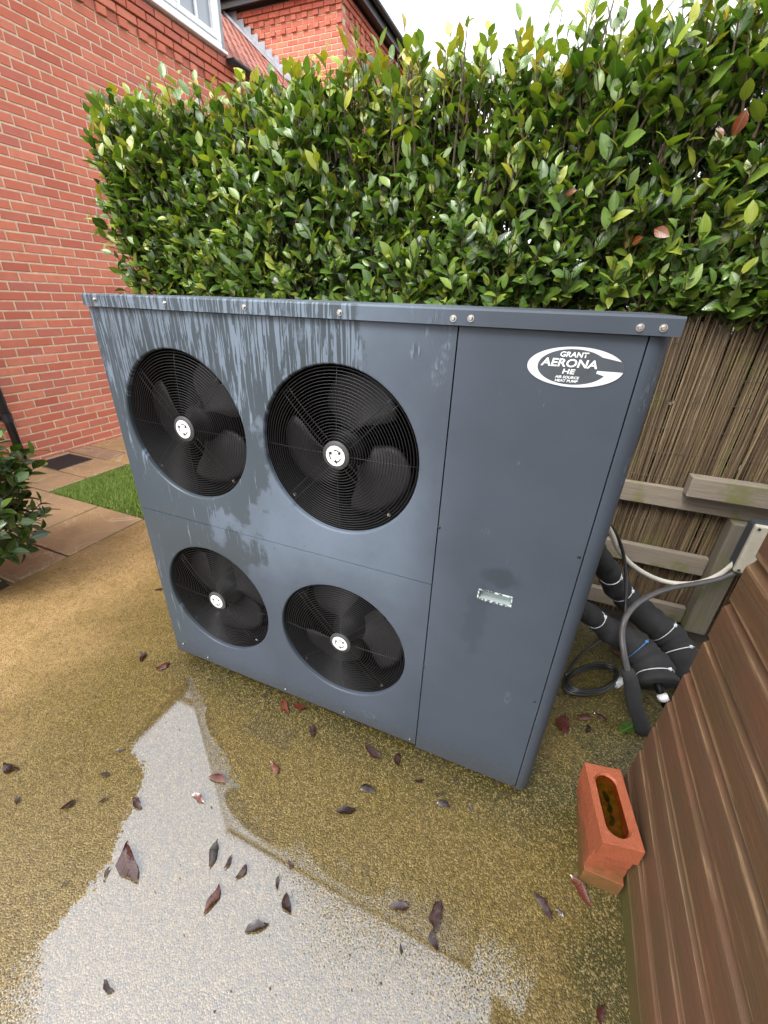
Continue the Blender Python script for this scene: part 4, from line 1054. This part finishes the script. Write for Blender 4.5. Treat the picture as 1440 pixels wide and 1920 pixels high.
def bp(x, z, y): return (BC[0]+x*math.cos(TILT)-z*math.sin(TILT), y, BC[2]+x*math.sin(TILT)+z*math.cos(TILT))
mb = MB(); n = 64
mb.add([bp(BA*math.cos(2*math.pi*i/n), BB*math.sin(2*math.pi*i/n), -.0012) for i in range(n)]+[bp(BA*math.cos(2*math.pi*i/n), BB*math.sin(2*math.pi*i/n), -.0002) for i in range(n)], [tuple(range(n))]+[(i, (i+1) % n, n+(i+1) % n, n+i) for i in range(n)])
badge = build('badge', mb, M['badge_dark'], service)
# the silver G: outer ellipse minus a shifted inner ellipse, open on the right
mb = MB(); outer = []; inner = []
IA, IB, IX = .0655, .0335, -.0035
a_s, a_e = math.asin(.26), 2*math.pi-math.asin(.10)
def ell(a, b, q, cx=0): return (cx+a*math.cos(q), b*math.sin(q))
N_ = 80; A0, A1 = R(24), R(354)
for i in range(N_+1):
    q = A0+(A1-A0)*i/N_
    outer.append(ell(BA-.0005, BB-.0005, q)); 
    inner.append(ell(IA, IB, R(40)+(R(338)-R(40))*i/N_, IX))
vs = [bp(*p, -.0017) for p in outer]+[bp(*p, -.0017) for p in inner]
fs = [(i, i+1, N_+1+i+1, N_+1+i) for i in range(N_)]
mb.add(vs, fs)
e = outer[-1]; f_ = inner[-1]
mb.add([bp(e[0], e[1]+.0005, -.0017), bp(.043, e[1]+.0005, -.0017), bp(.042, e[1]-.0045, -.0017), bp(f_[0], f_[1], -.0017)], [(0, 1, 2, 3)])
build('badge_emblem', mb, M['badge_silver'], badge)
for txt, size, wd, z, xo, sh in (('GRANT', .0135, .052, .0235, -.004, .12), ('AERONA', .021, .105, .0075, -.011, .12), ('HE', .013, .024, -.0085, -.008, .12), ('AIR SOURCE', .0068, .045, -.0195, -.009, .1), ('HEAT PUMP', .0068, .043, -.0265, -.009, .1)):
    me, fw, fh = text_mesh(txt, size, .022, 1, sh); k_ = wd/fw
    v = np.empty(len(me.vertices)*3); me.vertices.foreach_get('co', v); v = v.reshape(-1, 3)
    P = np.array([bp(xo+a*k_, z+b, -.0021) for a, b, _ in v]); off = np.array(WL[pump])
    me.vertices.foreach_set('co', (P-off).ravel()); me.materials.clear(); me.materials.append(M['white_label']); me.update()
    link('lettering', me, badge, tuple(off))

# ================================================================ PIPES AND CABLES
def pl(L): return [hit((u[0], u[1]), 1, u[2]) for u in L]
def tie(parent, pts, i, r, mat='cable_tie'):
    P = [Vector(p) for p in pts]; t = (P[i+1]-P[i-1]).normalized(); a = t.orthogonal().normalized(); b_ = t.cross(a); mb = MB()
    ring = [P[i]+(a*math.cos(q)+b_*math.sin(q))*(r+.0015) for q in np.linspace(0, 2*math.pi, 25)]
    mb.tube(ring, .0024, 5, cap=False, flat=.6)
    cdir = (Vector(CAM)-P[i]); cdir -= t*cdir.dot(t); cdir.normalize(); sd_ = t.cross(cdir)
    h = P[i]+cdir*(r*.6)+sd_*(r*.82)*(-1 if sd_.z < 0 else 1)
    mb.box(-.006, .006, -.005, .005, -.005, .005, Matrix.Translation(h)); build('cable_tie', mb, M[mat], parent)
def pipe(name, path, radf, label, ties):
    pts = spline(path, 8); n = len(pts); rr = []
    for i, p in enumerate(pts):
        t = i/(n-1); rr.append(radf(t)*(1+.05*math.sin(i*1.7)+.04*math.sin(i*.8+1)))
    for i, _ in ties: rr[min(n-2, i)] *= .86
    base = Vector(pts[n//2]); root = thing(name, (base.x, base.y, 0), label, 'pipe')
    mb = MB(); mb.tube(pts, rr, 16); build('insulation', mb, M['foam_insulation'], root, smooth=True)
    for i, mt in ties: tie(root, pts, min(n-2, i), rr[min(n-2, i)]*1.02, mt)
    return root, pts
pb_, _ = pipe('insulated_pipe', pl([(1108, 1020, .62), (1138, 1066, .78), (1156, 1100, .86), (1204, 1150, .88), (1250, 1188, .86), (1276, 1226, .80), (1300, 1290, .70)]), lambda t: .040+.026*min(1, t*1.6), 'thick black insulated pipe lying against the lower fence rails', [(11, 'cable_tie'), (18, 'cable_tie'), (31, 'cable_tie'), (39, 'cable_tie')])
pa_, _ = pipe('insulated_pipe', pl([(1060, 1125, .55), (1103, 1150, .62), (1143, 1182, .66), (1190, 1212, .66), (1222, 1250, .60), (1234, 1284, .54)]), lambda t: .042+.034*min(1, max(0, t*1.7-.4)), 'shorter black insulated pipe with blue and white ties ending beside the shed', [(11, 'cable_tie'), (25, 'blue_tie'), (35, 'cable_tie')])
mb = MB(); mb.tube(pl([(1232, 1278, .54), (1240, 1300, .52), (1250, 1325, .50)]), .017, 12); build('copper_tail', mb, M['black_plastic'], pa_, smooth=True)
mb = MB(); mb.tube(pl([(1241, 1303, .50), (1245, 1312, .495)]), .019, 12); build('white_collar', mb, M['white_label'], pa_, smooth=True)
def cable(name, path, r, mat, label, cat='cable', n=8):
    pts = spline(path, 8); mb = MB(); mb.tube(pts, r, n); o = build(name, mb, M[mat], smooth=True); return tag(o, label, cat)
cable('power_cable', pl([(1120, 968, .52), (1148, 990, .66), (1164, 1022, .72), (1172, 1060, .72), (1174, 1110, .68), (1171, 1160, .62), (1168, 1200, .56), (1174, 1245, .50)]), .0065, 'black_cable', 'thin black cable hanging straight down behind the heat pump corner')
cable('white_cable', pl([(1122, 960, .50), (1146, 1000, .66), (1162, 1034, .76), (1190, 1063, .86), (1230, 1085, .95), (1270, 1094, 1.0), (1310, 1092, 1.03), (1350, 1076, 1.05), (1384, 1048, 1.06), (1390, 1036, 1.06)]), .0105, 'white_cable', 'white cable looping from the heat pump to the electrical box')
cable('grey_cable', pl([(1178, 1262, .46), (1170, 1225, .48), (1166, 1190, .52), (1172, 1160, .56), (1192, 1134, .64), (1225, 1114, .74), (1262, 1102, .84), (1302, 1095, .94), (1350, 1085, 1.0), (1395, 1066, 1.03), (1440, 1050, 1.05)]), .0115, 'grey_cable', 'thick dark grey cable arching out of the split foam sleeve')
# foam sleeve standing on the ground
p0 = hit((1176, 1256), 1, .46); p1 = hit((1204, 1372), 2, .012)
mb = MB(); mb.tube([p0+(p1-p0)*t+np.array([.004*math.sin(t*9), 0, 0]) for t in np.linspace(0, 1, 9)], [.024, .026, .027, .028, .028, .029, .029, .03, .03], 12, flat=.75)
tag(build('foam_sleeve', mb, M['foam_insulation'], smooth=True), 'split black foam pipe sleeve standing on mossy concrete by the shed corner', 'pipe sleeve')
# coiled spare cable
coil = thing('cable_coil', (1.76, .64, 0), 'coil of spare black cable lying on the mossy concrete', 'cable coil')
c0 = (hit((1060, 1290), 2, .02)+hit((1155, 1262), 2, .02))/2; ax = hit((1155, 1258), 2, .02)-hit((1060, 1292), 2, .02); la = np.linalg.norm(ax)/2; ax /= np.linalg.norm(ax)*1.0; ay = np.cross([0, 0, 1], ax)
mb = MB(); pts = []
for i in range(5*28):
    q = 2*math.pi*i/28; tn = i/28; rA = la*(1-.035*tn+.03*math.sin(tn*5)); rB = .062*(1-.05*math.sin(tn*3))
    pts.append(c0+ax*rA*math.cos(q)+ay*rB*math.sin(q)+np.array([0, 0, -.008+.0055*tn+.018*max(0, math.cos(q))*abs(math.sin(tn*2))]))
mb.tube(pts, .006, 8); build('cable_loops', mb, M['black_cable'], coil, smooth=True)
mb = MB(); q = c0+ax*la*.62-ay*.05; mb.tube([q-ay*.004+ax*-.012+np.array([0, 0, .004]), q+ax*.03+np.array([0, 0, .006])], .019, 10); build('tape', mb, M['tape'], coil, smooth=True)
mb = MB(); mb.tube(spline([c0-ax*la*.8+ay*.04+np.array([0, 0, .03]), c0+ay*.09+np.array([0, 0, .06]), c0+ax*.16+ay*.12+np.array([0, 0, .10]), c0+ax*.2+ay*.2+np.array([0, 0, .12])]), .006, 8); build('cable_tail', mb, M['black_cable'], coil, smooth=True)

# ================================================================ BRICK STACK
tops = [hit(u, 2, .262) for u in ((1097, 1430), (1163, 1442), (1208, 1596), (1132, 1582))]
cen = sum(tops)/4; dirv = (tops[0]-tops[3])+(tops[1]-tops[2]); ang = math.atan2(dirv[1], dirv[0])
def loose_brick(z, dx, dy, da, mat, label, frog):
    L, W, H = .215, .1025, .0645; base = (cen[0]+dx, cen[1]+dy, z)
    root = thing('brick', base, label, 'brick')
    rot_ = Matrix.Rotation(ang+da, 3, 'Z'); rr = random.Random(int(z*1000))
    mb = MB(); j = lambda: rr.uniform(-.0012, .0012)
    if not frog:
        mb.box(-L/2, L/2, -W/2, W/2, 0, H)
        mb.v = [(x+j(), y+j(), zz+(0 if zz == 0 else j()*.3)) for x, y, zz in mb.v]
    else:
        n = 40; a, r = .058, .029
        top = []; stad = []
        for i in range(n):
            q = 2*math.pi*i/n; c, s = math.cos(q), math.sin(q)
            sx = (a if c > 0 else -a)*(1 if abs(c) > 1e-6 else 0); stad.append((sx+r*c, r*s*1.12))
            t = min((L/2)/abs(c) if abs(c) > 1e-9 else 9, (W/2)/abs(s) if abs(s) > 1e-9 else 9); top.append((c*t, s*t))
        # make sure the four corners exist
        for k_, (sx, sy) in enumerate(((1, 1), (-1, 1), (-1, -1), (1, -1))):
            qa = math.atan2(sy*W, sx*L) % (2*math.pi); i = int(round(qa/(2*math.pi)*n)) % n; top[i] = (sx*L/2, sy*W/2)
        vs = [(x, y, 0) for x, y in top]+[(x, y, H) for x, y in top]+[(x, y, H) for x, y in stad]+[(x*.97, y*.9, H-.006) for x, y in stad]+[(x*.86, y*.62, H-.020) for x, y in stad]
        fs = []
        for l in range(4):
            for i in range(n): fs.append((l*n+i, l*n+(i+1) % n, (l+1)*n+(i+1) % n, (l+1)*n+i))
        fs.append(tuple(range(n))); fs.append(tuple(4*n+i for i in range(n))); mb.add(vs, fs)
    tr = lambda P: [tuple(rot_ @ Vector(p)+Vector(base)) for p in P]
    mb.v = tr(mb.v); o = build('brick_body', mb, M[mat], root); bevel(o, .0017, 2)
    if frog:
        k = MB(); k.add(tr([(x*.975, y*.93, H-.0075) for x, y in stad]), [tuple(range(n))]); build('rain_water', k, M['frog_water'], root)
        k = MB(); k.add(tr([(x*.87, y*.66, H-.0192) for x, y in stad]), [tuple(range(n))]); build('silt', k, M['silt'], root)
        for i in range(7):
            k = MB(); cx = -.045+i*.014+rr.uniform(-.008, .008); cy_ = rr.uniform(-.002, .010); k.add(tr([(cx+rr.uniform(.006, .014)*math.cos(q), cy_+.007*math.sin(q)*rr.uniform(.4, 1.3), H-.0185+.0005+i*.0003) for q in np.linspace(0, 6.0, 9)]), [tuple(range(9))]); build('algae', k, M['green_slime'], root)
loose_brick(0, .020, .020, R(-9), 'loose_brick_mossy', 'mossy bottom brick of the stack, resting on concrete by the shed', False)
loose_brick(.0655, .012, .034, R(-4.5), 'loose_brick_mossy', 'second brick from the ground in the stack by the shed', False)
loose_brick(.131, .005, .022, R(-2.), 'loose_brick', 'third brick from the ground, just under the water-filled brick', False)
loose_brick(.1965, 0, 0, 0, 'loose_brick', 'top brick of the stack with rain water in its hollow', True)

# ================================================================ FALLEN LEAVES
FL = [ # px x, y, length px, image angle deg (0 right, 90 down), tint, what
 (245, 1620, 95, 80, .45, 'large wet maroon leaf lying flat at the puddle edge'),
 (400, 1602, 62, 115, .08, 'blackened curled leaf in the puddle, broken tip'),
 (427, 1617, 36, 125, .1, 'small dark rolled leaf beside the blackened curled leaf in the puddle'),
 (452, 1635, 42, 125, .35, 'brown cupped leaf in the puddle next to the rolled leaf'),
 (397, 1688, 66, 110, .62, 'pale reddish pointed leaf floating flat in the puddle'),
 (480, 1740, 58, 150, .08, 'shredded black leaf in the middle of the puddle'),
 (540, 1695, 46, 75, .25, 'oval brown leaf with pale centre in the puddle'),
 (521, 1655, 28, 110, .15, 'small dark leaf above the oval brown leaf in the puddle'),
 (543, 1623, 24, 90, .5, 'olive brown scrap of leaf at the edge of the reflection'),
 (408, 1462, 40, 20, .72, 'reddish brown decayed leaf where pump reflection meets sky reflection'),
 (372, 1497, 32, 20, .75, 'small pinkish brown leaf in the narrow part of the puddle'),
 (258, 1506, 28, 30, .3, 'small dark leaf on the left rim of the puddle'),
 (204, 1850, 34, 50, .2, 'thin dark curled leaf alone in the wide part of the puddle'),
 (200, 1637, 30, 120, .15, 'narrow dark leaf on the wet rim beside the large maroon leaf'),
 (118, 1660, 26, 130, .05, 'small black leaf on the olive damp concrete left of the puddle'),
 (125, 1510, 40, 150, .05, 'straight black leaf stalk on damp concrete'),
 (192, 1500, 28, 145, .08, 'short thin black leaf next to the straight black stalk'),
 (195, 1452, 24, 170, .08, 'tiny curled black leaf on damp concrete above the thin leaves'),
 (223, 1408, 24, 160, .1, 'tiny dark leaf by the corner of the sky reflection'),
 (20, 1440, 30, 40, .05, 'black leaf fragment at the far side of the damp concrete'),
 (32, 1502, 26, 110, .05, 'black leaf fragment below another on the olive concrete'),
 (304, 1249, 40, 165, .6, 'flattened purple brown leaf near the left foot of the heat pump'),
 (265, 1232, 22, 90, .15, 'small black leaf left of the flattened purple leaf'),
 (297, 1105, 18, 160, .1, 'tiny dark scrap on tan concrete beside the heat pump'),
 (535, 1325, 34, 60, .85, 'bright red brown leaf tucked under the heat pump edge'),
 (562, 1325, 30, 20, .7, 'dull red leaf beside the bright one under the heat pump'),
 (586, 1372, 32, 110, .3, 'dark brown leaf below the heat pump base'),
 (515, 1442, 32, 75, .88, 'small salmon red leaf on the golden concrete'),
 (690, 1482, 40, 20, .05, 'shiny black leaf on golden concrete in front of the heat pump'),
 (648, 1520, 44, 160, .08, 'twisted black leaf with wet shine in front of the heat pump'),
 (700, 1410, 48, 30, .3, 'dark broken leaf with stalk close to the heat pump base'),
 (746, 1425, 30, 100, .3, 'brown leaf beside the broken stalked leaf'),
 (787, 1464, 24, 5, .05, 'small grey black leaf near the service panel foot'),
 (824, 1490, 20, 10, .05, 'tiny black leaf in front of the service panel'),
 (832, 1510, 30, 20, .05, 'black oval leaf in front of the service panel'),
 (882, 1517, 18, 50, .05, 'speck-like black leaf farthest along from the black oval leaf'),
 (748, 1700, 46, 160, .25, 'crumpled brown leaf on the pale wet concrete'),
 (820, 1720, 74, 95, .32, 'long crumpled dark brown leaf on pale wet concrete'),
 (814, 1765, 50, 80, .2, 'dark lower leaf touching the long crumpled one'),
 (752, 1780, 26, 95, .15, 'small dark scrap near the long crumpled leaf'),
 (1018, 1700, 74, 65, .28, 'large shiny dark maroon leaf on concrete near the brick stack'),
 (1050, 1713, 26, 40, .2, 'small curled leaf tip beside the shiny maroon leaf'),
 (1090, 1672, 80, 50, .72, 'red leaf leaning against the brick stack base'),
 (1128, 1905, 50, 95, .45, 'brown leaf at the foot of the shed wall'),
 (1058, 1362, 50, 95, .62, 'large dark red leaf on moss between heat pump and cable coil'),
 (1097, 1345, 42, 15, .58, 'dark red leaf below the cable coil'),
 (1126, 1345, 34, 40, .4, 'shadowy purple leaf beside the foam sleeve'),
 (1101, 1368, 20, 100, .02, 'small black leaf below the dark red leaves'),
 (1175, 1366, 40, 120, None, 'green leaf fallen beside the foam sleeve'),
 (1155, 1222, 36, 30, .8, 'orange brown leaf under the insulated pipes'),
 (1332, 615, 0, 0, 0, ''),
]
for n, (ux_, uy_, lp, an, ti, lab) in enumerate(FL):
    if not lp: continue
    z = .008 if 60 < ux_ < 800 and uy_ > 1280 else .005
    c = hit((ux_, uy_), 2, z); e1 = hit((ux_+lp/2*math.cos(R(an)), uy_+lp/2*math.sin(R(an))), 2, z); e0 = hit((ux_-lp/2*math.cos(R(an)), uy_-lp/2*math.sin(R(an))), 2, z)
    d = e1-e0; L = float(np.clip(np.linalg.norm(d)*.85, .014, .12)); rr = random.Random(n*3+1)
    small = L < .04
    v, fs, uv = leaf_shape(L, L*rr.uniform(.36, .5)*(.75 if small else 1), rr.uniform(-.06, .14), rr.uniform(-.12, .08), .09, n)
    # crumple, and settle it on the ground
    am = rr.uniform(.5, 1.8)
    for q in v: q[2] += am*L*.045*math.sin(q[0]*230+n)+am*L*.04*math.sin(q[1]*160+n*2); q[0] += L*.10*math.sin(q[1]/L*4+n)+am*L*rr.uniform(-.03, .03); q[1] += am*L*rr.uniform(-.035, .035)
    v[:, 2] = np.clip(v[:, 2], -L*.03, L*.07); v[:, 2] += .001-v[:, 2].min(); v[:, 1] -= L/2
    F = frame(d, (0, 0, 1)); P = v @ F.T
    me = bpy.data.meshes.new('fallen_leaf'); me.from_pydata(P.tolist(), [], fs); ul = me.uv_layers.new(name='UVMap')
    for i, l in enumerate(me.loops): ul.data[i].uv = uv[l.vertex_index]
    a = me.attributes.new('tint', 'FLOAT', 'POINT'); a.data.foreach_set('value', [.22 if ti is None else ti]*len(v))
    me.materials.append(M['laurel_leaf' if ti is None else 'dead_leaf']); me.shade_smooth()
    o = link('fallen_leaf', me, None, (c[0], c[1], z)); tag(o, lab, 'leaf', 'fallen leaves on the concrete')

# ---------------------------------------------------------------- small rotted litter and grit
lt = MB()
def crumb(x, y, z, L):
    a = random.uniform(0, 6.28); n = random.randint(4, 6)
    top = [(x+L*(1 if i % 2 else .45)*math.cos(a+6.28*i/n)*random.uniform(.5, 1), y+L*.6*math.sin(a+6.28*i/n)*random.uniform(.4, 1), z+random.uniform(.001, .004)) for i in range(n)]
    lt.add(top+[(x, y, z)], [tuple(range(n))]+[(i, (i+1) % n, n) for i in range(n)])
for i in range(330):
    x = random.uniform(.02, 1.56); y = -abs(random.gauss(0, .035))+.03; crumb(x, y, .001, random.uniform(.003, .011))
for i in range(150): crumb(random.uniform(-.3, 1.75), random.uniform(-.8, .0), .005, random.uniform(.002, .006))
for i in range(120): crumb(random.uniform(1.6, 2.2), random.uniform(.15, 1.0), .001, random.uniform(.004, .014))
lt.tint = [random.choice([.0, .05, .1, .3])]*len(lt.v)
tag(build('leaf_litter', lt, M['soil'], loc=(1, 0, 0)), 'dark rotted leaf crumbs and grit scattered along the heat pump base', 'litter', kind='stuff')
